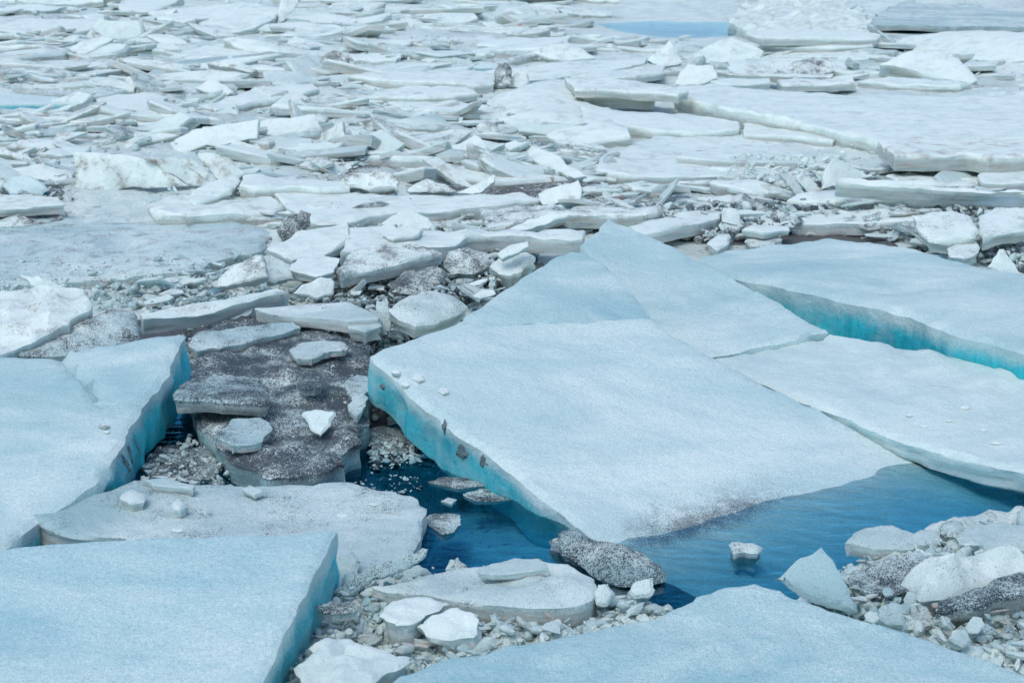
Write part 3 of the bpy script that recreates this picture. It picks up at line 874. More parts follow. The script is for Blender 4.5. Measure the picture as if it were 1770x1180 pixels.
# ------------------------------------------------------------------ middle distance, right
slab('ice_plank', 'long green edged plank of ice, upper of two crossing at right', 'ice plank',
     [(1445, 314), (1458, 308), (1577, 317), (1680, 324), (1800, 332), (1800, 339), (1680, 331), (1577, 327), (1500, 320)],
     [(1445, 314, 0.62), (1790, 334, 0.52), (1577, 317, 0.60)], 0.19, (0.10, 0.02, 0.22), jag=0.01)
slab('ice_plank', 'green edged plank pointing left beneath the long crossing plank', 'ice plank',
     [(1360, 346), (1375, 337), (1450, 330), (1540, 332), (1640, 340), (1640, 350), (1500, 346), (1400, 350)],
     [(1360, 346, 0.36), (1540, 332, 0.42), (1500, 346, 0.38)], 0.18, (0.08, 0.04, 0.28), jag=0.015)
slab('ice_plank', 'low white plank spanning below the crossing planks', 'ice plank',
     [(1276, 374), (1290, 366), (1400, 364), (1500, 362), (1600, 366), (1592, 382), (1480, 384), (1380, 386), (1296, 386)],
     0.30, 0.14, (0.10, 0.08, 0.15), jag=0.02)
slab('ice_shard', 'tall clear fin of ice standing left of the crossing planks', 'ice shard',
     [(1420, 328), (1427, 296), (1441, 271), (1461, 281), (1490, 296), (1513, 308), (1470, 312), (1446, 326)], ((1435, 326, 0.36), 65, 20), 0.08, (0.12, 0, 0.1), jag=0.008)
slab('ice_shard', 'thin leaning shard, leftmost of the fins by crossing planks', 'ice shard',
     [(1348, 298), (1362, 299), (1380, 318), (1394, 336), (1380, 338), (1362, 320)], ((1375, 336, 0.30), 60, 30), 0.06, (0.1, 0, 0.05), jag=0.006)
slab('ice_shard', 'short clear shard between the two standing fins at right', 'ice shard',
     [(1383, 314), (1398, 305), (1422, 329), (1400, 336)], ((1402, 334, 0.30), 60, 20), 0.06, (0.12, 0, 0.05), jag=0.006)
slab('ice_block', 'frosted grey block left of the rightmost block above turquoise gap', 'ice block',
     [(1578, 374), (1610, 366), (1645, 362), (1678, 376), (1692, 396), (1688, 412), (1640, 420), (1606, 414), (1586, 394)],
     ((1635, 412, 0.42), 14, -5), 0.13, (0.15, 0.32, 0.18), jag=0.02)
slab('ice_block', 'frosted grey block at right edge above the turquoise gap slab', 'ice block',
     [(1690, 376), (1720, 360), (1790, 356), (1800, 392), (1740, 404), (1700, 412)], ((1740, 404, 0.44), 12, 10), 0.13, (0.15, 0.32, 0.12), jag=0.02)
slab('ice_shard', 'small clear pyramid poking up behind turquoise gap slab', 'ice shard',
     [(1708, 462), (1728, 430), (1736, 430), (1765, 474), (1735, 476)], ((1735, 474, 0.42), 62, 0), 0.12, (0.25, 0, 0), jag=0.008)
slab('ice_block', 'white lumpy block in brown rubble above turquoise gap slab', 'ice block',
     [(1636, 428), (1655, 416), (1690, 420), (1692, 434), (1668, 444), (1642, 440)], 0.36, 0.14, (0.05, 0.2, 0.3), jag=0.02, dome=0.03)
slab('ice_chunk', 'white knobby chunk in brown rubble right of the peak slab', 'ice chunk',
     [(1222, 420), (1240, 404), (1262, 405), (1262, 418), (1240, 432)], 0.26, 0.12, (0.03, 0.2, 0.2), jag=0.012, dome=0.03)
slab('ice_chunk', 'grey veined chunk in the brown rubble, beside the knobby one', 'ice chunk',
     [(1286, 416), (1300, 403), (1340, 404), (1352, 414), (1330, 424), (1296, 424)], 0.24, 0.14, (0.1, 0.5, 0.2), jag=0.012, dome=0.03)
slab('ice_plate', 'white sheet over the grey veined chunk in brown rubble', 'ice plate',
     [(1282, 396), (1300, 389), (1360, 388), (1366, 396), (1320, 402)], 0.34, 0.07, (0.05, 0.05, 0.05), jag=0.015)
slab('ice_block', 'upright clear block standing left of low white plank', 'ice block',
     [(1246, 366), (1262, 358), (1276, 364), (1282, 392), (1270, 402), (1252, 396)], ((1265, 398, 0.24), 60, 0), 0.14, (0.12, 0, 0.05), jag=0.01)
slab('ice_floe', 'pale floe sloping down toward the peak slab from right', 'ice floe',
     [(1086, 392), (1130, 378), (1190, 366), (1248, 360), (1244, 376), (1200, 388), (1140, 402), (1105, 406)], 0.34, 0.12, (0.12, 0.08, 0.08), jag=0.03)
slab('ice_slab', 'huge flat white slab right of centre with ragged front margin', 'ice slab',
     [(1028, 292), (1040, 272), (1100, 250), (1130, 238), (1200, 236), (1285, 232), (1380, 230), (1451, 244), (1520, 254), (1552, 284), (1475, 290), (1360, 299),
      (1255, 306), (1170, 306), (1080, 304)],
     0.30, 0.15, (0.14, 0.12, 0.05), jag=0.05)
slab('ice_slab', 'very long white slab with clear green side at right', 'ice slab',
     [(1165, 164), (1172, 151), (1238, 149), (1387, 162), (1500, 166), (1590, 169), (1820, 163), (1820, 243), (1640, 243), (1522, 243), (1458, 234), (1394, 217), (1312, 200),
      (1261, 193), (1197, 178)],
     [(1165, 164, 0.50), (1522, 243, 0.46), (1590, 169, 0.46)], 0.27, (0.12, 0.08, 0.06), jag=0.03)
GRASSY_SLAB = slab('ice_slab', 'white slab with brown grassy front edge at right margin', 'ice slab',
     [(1518, 243), (1577, 239), (1700, 240), (1820, 242), (1820, 270), (1709, 274), (1672, 268), (1600, 270), (1546, 268), (1526, 254)],
     0.62, 0.18, (0.05, 0.03, 0.75), jag=0.03)
slab('ice_floe', 'white floe between brown edged slab and crossing planks', 'ice floe',
     [(1530, 304), (1580, 296), (1670, 298), (1700, 306), (1690, 316), (1600, 320), (1550, 314)], 0.38, 0.14, (0.08, 0.06, 0.15), jag=0.03)
slab('ice_floe', 'white floe at right edge just above long crossing plank', 'ice floe',
     [(1690, 302), (1720, 288), (1800, 276), (1800, 312), (1740, 316), (1700, 314)], 0.44, 0.16, (0.08, 0.04, 0.2), jag=0.03)
slab('ice_floe', 'flat white floe left of the dark vertical crack, under long slab', 'ice floe',
     [(1000, 172), (1060, 188), (1130, 196), (1200, 204), (1277, 212), (1277, 226), (1200, 232), (1130, 228), (1060, 216), (1010, 206)],
     0.40, 0.15, (0.10, 0.06, 0.10), jag=0.02)
slab('ice_floe', 'white strip of floe right of the dark vertical crack', 'ice floe',
     [(1285, 213), (1340, 216), (1400, 222), (1460, 236), (1440, 244), (1370, 236), (1286, 232)], 0.36, 0.14, (0.10, 0.10, 0.08), jag=0.02)
slab('ice_slab', 'humped cream white slab near top centre, dirty underside', 'ice slab',
     [(842, 176), (870, 160), (900, 150), (950, 140), (990, 140), (1010, 170), (1004, 204), (960, 218), (900, 222), (856, 206)],
     [(842, 176, 0.40), (990, 140, 0.52), (930, 222, 0.34)], 0.16, (0.03, 0.12, 0.28), jag=0.03, dome=0.12)
slab('ice_slab', 'small humped white slab leaning below the cream humped one', 'ice slab',
     [(944, 234), (975, 216), (1010, 203), (1050, 206), (1086, 222), (1090, 238), (1050, 242), (1010, 250), (970, 246)],
     [(944, 234, 0.36), (1040, 204, 0.50), (1010, 252, 0.32)], 0.12, (0.03, 0.12, 0.25), jag=0.025, dome=0.06)
slab('ice_slab', 'narrow white slab lying on top of a straight edged block', 'ice slab',
     [(976, 134), (1020, 136), (1090, 140), (1153, 146), (1192, 158), (1173, 164), (1080, 158), (993, 154)], 0.66, 0.12, (0.06, 0.04, 0.25), jag=0.02)
slab('ice_block', 'straight edged block beneath the narrow white slab', 'ice block',
     [(993, 160), (1060, 160), (1132, 166), (1131, 170), (1060, 168), (1010, 166)], 0.52, 0.16, (0.10, 0.03, 0.25), jag=0.006)

# loose flakes lying on the frosted slabs
for i, (u, v, w, h, where) in enumerate([(684, 642, 16, 7, 'by the left corner of the huge slab'), (722, 652, 22, 12, 'near the left corner of the huge slab'),
        (766, 674, 20, 10, 'on the left rim of the huge slab'), (700, 662, 14, 8, 'just inside left rim of huge slab'),
        (1572, 716, 14, 4, 'on broad slab, left of the others'), (1598, 735, 18, 5, 'on the broad slab by its front lip'), (1640, 726, 12, 4, 'on the broad slab, middle of the scatter'),
        (1668, 704, 16, 4, 'on the broad slab, farthest of the scatter'), (1700, 742, 14, 5, 'on the broad slab toward right edge'), (1722, 764, 20, 5, 'on the broad slab, nearest of the scatter'),
        (180, 735, 22, 9, 'with brown bits on the left slab'), (184, 745, 10, 5, 'tiny, beside brown bits on left slab'),
        (305, 915, 24, 6, 'on the low floe below the white stub'), (645, 870, 18, 6, 'on the low floe near pool end'), (590, 890, 22, 7, 'on the right half of the low floe')]):
    o = bpy.context.scene.ray_cast(bpy.context.evaluated_depsgraph_get(), EYE, ray(u, v).normalized())
    zz = o[1].z if o[0] else 0.3
    poly = [(u - w * .5, v + h * .1), (u - w * .2, v - h * .5), (u + w * .35, v - h * .35), (u + w * .5, v + h * .25), (u + w * .05, v + h * .5)]
    slab('ice_flake', 'thin loose flake ' + where, 'ice flake', poly, zz + 0.010, 0.022, (0.05, 0, 0) if i != 10 else (0, 0.7, 0.9), grey=0.0, jag=0.004, gs=0.03, res=0.015, group='flakes on the frosted slabs')

# frozen-in silt on the cut sides: parts of their slabs
M_SILT = NT('frozen_silt')
M_SILT.put(M_SILT.b.inputs['Base Color'], M_SILT.mix(M_SILT.noise(M_SILT.n('ShaderNodeTexCoord').outputs['Object'], 60.0, 4), (0.05, 0.085, 0.09), (0.20, 0.29, 0.30)))
M_SILT.b.inputs['Roughness'].default_value = 0.7
M_SILT = M_SILT.m
bpy.context.view_layer.update()
def silt_patch(owner, u, v, w, h):
    hit = SC.ray_cast(bpy.context.evaluated_depsgraph_get(), EYE, ray(u, v).normalized())
    if not hit[0] or hit[4].name != owner.name:
        return
    n = hit[2]
    bm = bmesh.new()
    bmesh.ops.create_icosphere(bm, subdivisions=3, radius=1.0)
    m = n.to_track_quat('Z', 'Y').to_matrix()
    o3 = Vector((u, v, 0))
    for q in bm.verts:
        k = max(0.25, 1 + 1.1 * noise.noise(q.co * 1.7 + o3) + 0.7 * noise.noise(q.co * 4.5 + o3))
        q.co = m @ Vector((q.co.x * w * k, q.co.y * h * k, q.co.z * 0.004 * k))
    me = bpy.data.meshes.new('silt_patch')
    bm.to_mesh(me); bm.free()
    me.polygons.foreach_set('use_smooth', [True] * len(me.polygons))
    o = link('silt_patch', me, M_SILT, owner)
    o.location = hit[1] - owner.location
for u, v, w, h in [(768, 736, 0.018, 0.04), (803, 786, 0.05, 0.06), (835, 800, 0.035, 0.04), (662, 668, 0.025, 0.018)]:
    silt_patch(MAIN_SLAB, u, v, w, h)
for u, v, w, h in [(224, 782, 0.02, 0.06), (218, 800, 0.014, 0.05), (236, 768, 0.010, 0.05)]:
    silt_patch(LEFT_SLAB, u, v, w, h)

# dry grass frozen into the brown edged slab
M_GRASS = NT('dry_grass')
M_GRASS.put(M_GRASS.b.inputs['Base Color'], M_GRASS.mix(M_GRASS.noise(M_GRASS.n('ShaderNodeTexCoord').outputs['Object'], 9.0, 3), (0.13, 0.09, 0.06), (0.36, 0.28, 0.19)))
M_GRASS.b.inputs['Roughness'].default_value = 0.8
M_GRASS = M_GRASS.m
def grass_fringe(owner, line, num, length, z, spread=0.12):
    V = []; F = []
    for _ in range(num):
        t = random.random() * (len(line) - 1)
        i = int(t); f = t - i
        u = line[i][0] * (1 - f) + line[i + 1][0] * f; v = line[i][1] * (1 - f) + line[i + 1][1] * f
        b = on_z(u, v, z) - owner.location + Vector((random.gauss(0, 0.03), random.gauss(0, 0.03), random.uniform(-0.08, 0.02)))
        L = length * random.uniform(0.4, 1.2)
        d = Vector((random.gauss(0, 0.6), -abs(random.gauss(0.5, 0.3)), random.gauss(-0.55, 0.4))).normalized() * L
        w = Vector((0.008, 0, 0.004))
        k = len(V)
        mid = b + d * 0.55 + Vector((0, 0, 0.02))
        V += [b - w, b + w, mid + w * .7, mid - w * .7, b + d + Vector((0, 0, -0.03))]
        F += [(k, k + 1, k + 2, k + 3), (k + 3, k + 2, k + 4)]
    me = bpy.data.meshes.new('dry_grass')
    me.from_pydata([tuple(q) for q in V], [], F)
    link('dry_grass', me, M_GRASS, owner)
grass_fringe(GRASSY_SLAB, [(1546, 268), (1570, 272), (1600, 274), (1618, 272)], 170, 0.22, 0.52)
grass_fringe(GRASSY_SLAB, [(1690, 272), (1740, 274), (1770, 270)], 120, 0.16, 0.54)
# ------------------------------------------------------------------ upper left and centre
slab('ice_plate', 'cream stained plate standing on edge, left of the leaning plates', 'ice plate',
     [(124, 261), (170, 264), (217, 268), (240, 272), (266, 283), (326, 321), (270, 324), (217, 325), (149, 335), (128, 323), (131, 298)],
     ((220, 326, 0.30), 70, -6), 0.10, (0.05, 0.25, 0.8), jag=0.02, bow=0.0, terr=0.0, amp=0.008)
slab('ice_plate', 'stained plate leaning behind the standing cream plate', 'ice plate',
     [(248, 272), (318, 274), (345, 290), (378, 313), (326, 321)], ((330, 318, 0.34), 64, 25), 0.08, (0.05, 0.2, 0.95), jag=0.012, bow=0.0, terr=0.0, amp=0.006)
slab('ice_plate', 'middle plate of the leaning fan of stained plates', 'ice plate',
     [(312, 274), (326, 271), (352, 290), (380, 314), (364, 316), (340, 298)], ((365, 314, 0.35), 60, 30), 0.07, (0.03, 0.1, 0.85), jag=0.01, bow=0.0, terr=0.0, amp=0.006)
slab('ice_plate', 'rightmost cream plate of the leaning fan', 'ice plate',
     [(342, 264), (373, 266), (403, 278), (425, 300), (411, 311), (378, 311), (350, 284)], ((395, 310, 0.36), 56, 20), 0.08, (0.03, 0.1, 0.85), jag=0.012, bow=0.0, terr=0.0, amp=0.006)
slab('ice_plate', 'low plate lying at foot of the standing cream plate', 'ice plate',
     [(202, 336), (217, 326), (270, 322), (323, 320), (312, 332), (255, 340), (220, 344)], 0.22, 0.13, (0.05, 0.10, 0.40), jag=0.015)
slab('ice_plank', 'tilted white plank leaning over the snowy ledge', 'ice plank',
     [(325, 347), (332, 330), (370, 317), (406, 306), (415, 313), (400, 332), (360, 348), (338, 356)],
     [(325, 347, 0.34), (406, 306, 0.46), (350, 352, 0.32)], 0.12, (0.06, 0.04, 0.15), jag=0.012)
slab('snowy_ledge', 'ragged snowy ledge with layered front, below the leaning fan', 'ice floe',
     [(254, 356), (290, 342), (345, 336), (400, 336), (470, 342), (494, 358), (470, 366), (400, 370), (330, 374), (270, 370)],
     0.30, 0.18, (0.05, 0.18, 0.40), jag=0.04, lump=0.06)
slab('ice_plank', 'bright white plank right of the leaning fan', 'ice plank',
     [(414, 322), (420, 302), (450, 301), (520, 309), (590, 317), (604, 326), (560, 328), (508, 325), (440, 328)], 0.40, 0.14, (0.05, 0, 0.08), jag=0.015)
slab('ice_floe', 'large bright white floe sweeping across the middle left', 'ice floe',
     [(466, 324), (510, 327), (600, 332), (690, 335), (800, 337), (900, 335), (940, 344), (870, 356), (780, 362), (700, 366), (640, 372), (590, 386), (548, 388), (515, 376), (492, 354)],
     0.32, 0.14, (0.03, 0, 0.03), jag=0.02)
slab('ice_plate', 'arched white plate left of the thin dark crack', 'ice plate',
     [(294, 246), (339, 222), (390, 214), (447, 205), (444, 238), (400, 246), (373, 252), (339, 256), (312, 266)],
     ((373, 254, 0.34), 44, -12), 0.10, (0.04, 0.0, 0.12), jag=0.012, bow=0.0, terr=0.0, amp=0.006)
slab('ice_plate', 'arched white plate right of the thin dark crack', 'ice plate',
     [(452, 209), (491, 203), (544, 197), (557, 236), (525, 238), (475, 242), (449, 240)], ((500, 240, 0.34), 46, 5), 0.10, (0.04, 0.0, 0.15), jag=0.012, bow=0.0, terr=0.0, amp=0.006)
slab('ice_floe', 'long bright white floe at left margin below turquoise edged one', 'ice floe',
     [(-60, 190), (0, 189), (136, 196), (253, 203), (252, 211), (203, 217), (136, 213), (0, 206), (-60, 206)], 0.34, 0.10, (0.05, 0, 0.05), jag=0.02)
slab('ice_floe', 'leaf shaped bright white floe in upper left', 'ice floe',
     [(166, 172), (203, 163), (264, 160), (290, 166), (271, 184), (217, 197), (176, 190)], [(166, 176, 0.34), (290, 166, 0.40), (217, 197, 0.32)], 0.09, (0.03, 0, 0), jag=0.015)
slab('ice_floe', 'small white floe overlapping right end of long white one', 'ice floe',
     [(226, 200), (271, 188), (312, 192), (338, 199), (337, 206), (288, 214), (240, 214)], 0.40, 0.11, (0.04, 0.02, 0.08), jag=0.015)
slab('ice_floe', 'flat floe with pale turquoise front edge at upper left margin', 'ice floe',
     [(-60, 166), (0, 162), (115, 165), (148, 172), (140, 179), (60, 178), (-60, 179)], 0.44, 0.17, (0.55, 0.05, 0), jag=0.012)
slab('ice_floe', 'broad white floe with shadowed lower edge near the top left', 'ice floe',
     [(256, 22), (300, 12), (366, 7), (440, 8), (488, 13), (476, 30), (440, 46), (400, 54), (339, 41), (271, 34)],
     [(256, 22, 0.45), (488, 13, 0.65), (400, 54, 0.36)], 0.20, (0.06, 0.02, 0.08), jag=0.03)
slab('ice_shard', 'pale shard standing up at end of the broad top floe', 'ice shard',
     [(486, 0), (500, -8), (516, 0), (506, 20), (492, 36), (478, 44)], ((488, 40, 0.40), 55, 30), 0.10, (0.1, 0.05, 0.1), jag=0.01)
slab('ice_floe', 'white floe touching the top margin left of the broad floe', 'ice floe',
     [(204, 8), (230, -4), (318, -6), (280, 14), (240, 27), (212, 22)], 0.45, 0.2, (0.06, 0.05, 0.1), jag=0.03)
slab('ice_floe', 'pinkish white low floe in the top left corner', 'ice floe',
     [(-20, 50), (40, 36), (110, 32), (180, 34), (160, 52), (110, 62), (20, 66)], 0.34, 0.12, (0.03, 0.05, 0.12), jag=0.04)
slab('ice_plank', 'brown stained plank, left of the two in upper left', 'ice plank',
     [(203, 102), (222, 98), (280, 107), (330, 116), (329, 121), (280, 115), (230, 107)], ((270, 112, 0.46), 14, 5), 0.13, (0.02, 0.05, 0.85), jag=0.01)
slab('ice_plank', 'brown stained plank, right of the two in upper left', 'ice plank',
     [(357, 108), (372, 104), (434, 113), (446, 122), (436, 125), (390, 115)], ((400, 116, 0.46), 14, 5), 0.12, (0.02, 0.05, 0.80), jag=0.01)
slab('ice_floe', 'white floe arching behind the two brown planks', 'ice floe',
     [(290, 98), (330, 84), (356, 78), (407, 80), (452, 96), (430, 104), (373, 103), (320, 104)], [(290, 98, 0.40), (380, 78, 0.52), (373, 104, 0.40)], 0.12, (0.05, 0.03, 0.05), jag=0.02)
slab('ice_slab', 'thick white slab leaning right, above the brown planks', 'ice slab',
     [(385, 66), (402, 62), (450, 70), (500, 84), (524, 97), (480, 96), (440, 90), (404, 78)], ((450, 88, 0.50), 28, 10), 0.20, (0.05, 0.05, 0.35), jag=0.02)
slab('ice_slab', 'pale slab tilted up at left near the dark heap', 'ice slab',
     [(108, 94), (140, 70), (170, 64), (196, 66), (166, 84), (140, 95)], ((140, 90, 0.42), 26, -20), 0.15, (0.05, 0.15, 0.3), jag=0.02)
slab('ice_block', 'squared white block in the upper left jumble', 'ice block',
     [(154, 138), (172, 134), (192, 136), (236, 149), (232, 160), (190, 152), (158, 146)], ((190, 152, 0.38), 18, 5), 0.13, (0.06, 0.03, 0.08), jag=0.012)
slab('ice_floe', 'long streaked white floe rising toward right in upper left', 'ice floe',
     [(350, 184), (407, 164), (470, 150), (542, 142), (552, 156), (475, 175), (420, 184), (373, 191)],
     [(350, 186, 0.36), (542, 142, 0.44), (475, 175, 0.34)], 0.12, (0.06, 0.05, 0.2), jag=0.02)
slab('ice_wedge', 'small pointed white wedge left of the streaked floe', 'ice chunk',
     [(336, 152), (352, 142), (366, 135), (386, 146), (405, 160), (374, 167)], ((370, 162, 0.36), 40, -5), 0.12, (0.08, 0.03, 0.05), jag=0.01)
slab('ice_floe', 'thin curved white floe across upper centre left', 'ice floe',
     [(480, 178), (540, 172), (600, 166), (632, 172), (600, 184), (540, 186), (490, 186)], 0.34, 0.12, (0.05, 0.06, 0.15), jag=0.02)
slab('dark_plank', 'dark edged plank jutting in at left margin', 'ice plank',
     [(-30, 246), (0, 251), (40, 267), (72, 284), (60, 286), (20, 270), (-30, 256)], ((20, 268, 0.44), 30, 10), 0.10, (0.02, 0.45, 0.6), jag=0.01)
slab('ice_plate', 'white plate beneath the dark edged plank at left', 'ice plate',
     [(20, 290), (70, 284), (128, 296), (126, 318), (80, 312), (40, 304)], ((80, 306, 0.34), 18, 15), 0.10, (0.06, 0.04, 0.1), jag=0.015)
slab('ice_chunk', 'clear blue rounded lump at left margin near standing plate', 'ice chunk',
     [(4, 318), (20, 305), (45, 302), (70, 312), (86, 326), (70, 336), (20, 336)], ((45, 334, 0.30), 38, 5), 0.18, (0.6, 0.1, 0), jag=0.02, dome=0.05)
slab('ice_floe', 'white crust floe at left margin above the dirty bank', 'ice floe',
     [(-40, 346), (0, 338), (50, 337), (100, 342), (112, 354), (60, 358), (-40, 362)], 0.38, 0.10, (0.03, 0.1, 0.15), jag=0.03)
slab('dirty_bank', 'brown grit caked lump at left margin beside flat snowy floe', 'ice chunk',
     [(-40, 374), (0, 362), (50, 358), (100, 360), (110, 374), (70, 384), (0, 390), (-40, 392)], 0.24, 0.20, (0, 0.6, 0.75), jag=0.05, lump=0.14)
slab('ice_floe', 'white floe left of the dark frosted post like chunk', 'ice floe',
     [(600, 130), (640, 124), (700, 121), (780, 121), (840, 122), (856, 130), (852, 144), (820, 146), (740, 142), (650, 138)], 0.42, 0.18, (0.06, 0.05, 0.15), jag=0.02)
slab('dark_chunk', 'dark upright gritty chunk at top centre', 'ice chunk',
     [(855, 152), (854, 124), (862, 110), (874, 108), (884, 122), (886, 150)], ((870, 152, 0.30), 66, 0), 0.20, (0, 0.85, 0.3), jag=0.02, lump=0.06)
slab('brown_chunk', 'brown tinted lump beside the dark upright chunk', 'ice chunk',
     [(886, 150), (888, 126), (898, 116), (910, 124), (914, 142), (904, 152)], ((900, 150, 0.30), 55, 10), 0.16, (0, 0.3, 0.8), jag=0.02, lump=0.05)
slab('ice_floe', 'long narrow white floe rising right from brown lump', 'ice floe',
     [(895, 118), (960, 110), (1030, 104), (1119, 97), (1114, 108), (1064, 119), (1000, 128), (963, 134), (912, 138)],
     [(895, 118, 0.44), (1119, 97, 0.52), (940, 136, 0.38)], 0.14, (0.06, 0.04, 0.2), jag=0.02)
slab('ice_floe', 'white floe just under the long narrow one, upper centre', 'ice floe',
     [(985, 132), (1040, 120), (1100, 114), (1152, 112), (1148, 126), (1100, 134), (1040, 136)], 0.44, 0.10, (0.06, 0.03, 0.15), jag=0.02)
slab('ice_plate', 'white banana shaped plate curving down right of centre', 'ice plate',
     [(869, 246), (888, 241), (908, 244), (963, 270), (1012, 302), (992, 306), (946, 292), (905, 272)], [(869, 246, 0.42), (1012, 302, 0.40), (963, 270, 0.46)], 0.10, (0.04, 0.02, 0.15), jag=0.015)
slab('ice_plate', 'white flag shaped plate tipped up near centre', 'ice plate',
     [(930, 334), (965, 322), (1000, 312), (1006, 326), (1004, 344), (988, 350), (938, 354)], ((965, 350, 0.30), 46, -15), 0.08, (0.05, 0.03, 0.1), jag=0.012)
slab('brown_chunk', 'rust brown layered chunk left of centre above bright floe', 'ice chunk',
     [(588, 314), (604, 300), (650, 293), (680, 300), (692, 314), (690, 330), (640, 330), (600, 324)], ((645, 328, 0.36), 45, 0), 0.18, (0, 0.35, 0.95), jag=0.02, lump=0.04)
slab('ice_plate', 'half buried clear plate tipped up below bright floe', 'ice plate',
     [(656, 390), (680, 374), (715, 363), (740, 376), (758, 392), (740, 398), (690, 398)], ((710, 396, 0.28), 44, 0), 0.10, (0.15, 0.05, 0.1), jag=0.012)
slab('ice_chunk', 'dirty triangular chunk resting behind the bright floe', 'ice chunk',
     [(703, 328), (720, 315), (738, 308), (770, 318), (790, 331), (740, 332)], ((745, 331, 0.34), 46, 5), 0.12, (0.02, 0.42, 0.2), jag=0.015)
slab('ice_shard', 'curved dirty shard right of the triangular chunk', 'ice shard',
     [(790, 333), (820, 318), (855, 301), (854, 314), (828, 333)], ((820, 332, 0.34), 48, -20), 0.07, (0.04, 0.3, 0.15), jag=0.008)
slab('dirty_chunk', 'round grey knob of ice near upper centre', 'ice chunk',
     [(819, 232), (824, 216), (838, 208), (854, 212), (866, 226), (860, 236), (836, 238)], ((842, 236, 0.34), 60, 0), 0.16, (0, 0.58, 0.25), jag=0.01, dome=0.05)
slab('ice_floe', 'smooth white floe left of the round grey knob', 'ice floe',
     [(556, 232), (600, 228), (650, 234), (697, 246), (692, 262), (640, 264), (590, 256), (560, 246)], 0.36, 0.12, (0.04, 0.02, 0.05), jag=0.02)
slab('ice_plate', 'white peaked plate below the round grey knob', 'ice plate',
     [(768, 256), (800, 244), (820, 233), (842, 254), (864, 272), (800, 270)], ((815, 268, 0.30), 38, 0), 0.10, (0.05, 0.04, 0.05), jag=0.015)
slab('ice_floe', 'rounded white floe upper centre, behind its twin', 'ice floe',
     [(634, 168), (665, 157), (702, 150), (760, 150), (807, 153), (826, 162), (780, 168), (720, 170)], 0.44, 0.11, (0.05, 0.02, 0.08), jag=0.02)
slab('ice_floe', 'rounded white floe upper centre, in front of its twin', 'ice floe',
     [(664, 176), (700, 170), (742, 168), (800, 174), (846, 184), (848, 196), (800, 196), (735, 192), (690, 184)], 0.36, 0.10, (0.05, 0.02, 0.06), jag=0.02)
slab('dirty_plank', 'brown flecked thick plank lying behind the peak slab', 'ice plank',
     [(972, 364), (1030, 358), (1090, 356), (1138, 353), (1146, 362), (1118, 371), (1050, 371), (985, 372)], 0.40, 0.15, (0.02, 0.42, 0.55), jag=0.02)
slab('dirty_plank', 'dark layered plate left of the brown flecked plank', 'ice plate',
     [(830, 366), (890, 358), (960, 354), (986, 372), (940, 382), (890, 392), (845, 396)], [(830, 370, 0.32), (970, 356, 0.38), (870, 394, 0.30)], 0.10, (0.02, 0.58, 0.35), jag=0.025)
slab('ice_plate', 'slanting plate resting on the dark layered plate', 'ice plate',
     [(880, 394), (920, 378), (962, 364), (984, 372), (950, 384), (910, 396)], ((930, 388, 0.38), 20, -10), 0.07, (0.06, 0.2, 0.25), jag=0.012)
slab('dark_chunk', 'black striped ice clump in front of big snowy field', 'ice chunk',
     [(478, 398), (492, 378), (520, 362), (538, 368), (536, 388), (512, 404), (490, 410)], ((508, 404, 0.26), 50, 10), 0.14, (0.03, 0.85, 0.15), jag=0.03, lump=0.07)
slab('dark_chunk', 'grey black tangle of shards at upper left centre', 'ice chunk',
     [(548, 122), (556, 98), (576, 88), (600, 90), (614, 108), (606, 124), (576, 128)], ((580, 126, 0.36), 45, 0), 0.25, (0.02, 0.66, 0.2), jag=0.04, lump=0.12)
slab('ice_floe', 'flat snow floe in upper centre behind gritty patch', 'ice floe',
     [(560, 84), (660, 72), (760, 66), (850, 62), (880, 74), (800, 88), (700, 94), (600, 96)], 0.20, 0.12, (0.08, 0.14, 0.05), jag=0.06)
slab('ice_floe', 'low white hump near top centre left of melt pond', 'ice floe',
     [(800, 92), (860, 76), (930, 66), (990, 62), (980, 74), (900, 86), (840, 96)], 0.34, 0.14, (0.04, 0.06, 0.15), jag=0.04, dome=0.06)
slab('ice_chunk', 'mound shaped grey chunk above the long narrow floe', 'ice chunk',
     [(920, 90), (950, 74), (975, 70), (1010, 84), (1030, 98), (980, 104), (940, 98)], ((970, 100, 0.36), 22, 0), 0.2, (0.03, 0.25, 0.3), jag=0.03, dome=0.05)
# ------------------------------------------------------------------ upper right
slab('ice_wedge', 'white triangular wedge left end in front of melt pond', 'ice slab',
     [(1178, 103), (1220, 80), (1265, 63), (1295, 76), (1320, 88), (1312, 102), (1231, 109)], [(1178, 104, 0.36), (1265, 63, 0.72), (1312, 102, 0.36)], 0.14, (0.08, 0.02, 0.06), jag=0.02)
slab('ice_slab', 'snow capped slab below the rough snow mound', 'ice slab',
     [(1290, 58), (1330, 49), (1400, 50), (1522, 62), (1516, 68), (1430, 68), (1320, 66)], 0.60, 0.14, (0.05, 0.02, 0.06), jag=0.04)
slab('ice_slab', 'straight white slab under the snow capped one', 'ice slab',
     [(1314, 76), (1400, 70), (1500, 72), (1510, 78), (1440, 82), (1340, 80)], 0.46, 0.16, (0.06, 0.02, 0.1), jag=0.015)
slab('snow_mound', 'rough cream snow mound right of the blue melt pond', 'snow mound',
     [(1262, 36), (1276, 14), (1310, -2), (1400, -10), (1460, 2), (1500, 26), (1512, 46), (1440, 54), (1360, 52), (1290, 52)],
     [(1262, 40, 0.25), (1400, -10, 0.45), (1400, 54, 0.3)], 0.4, (0, 0.15, 0.5), grey=0.15, jag=0.15, dome=0.08, lump=0.12, gs=0.12, res=0.12)
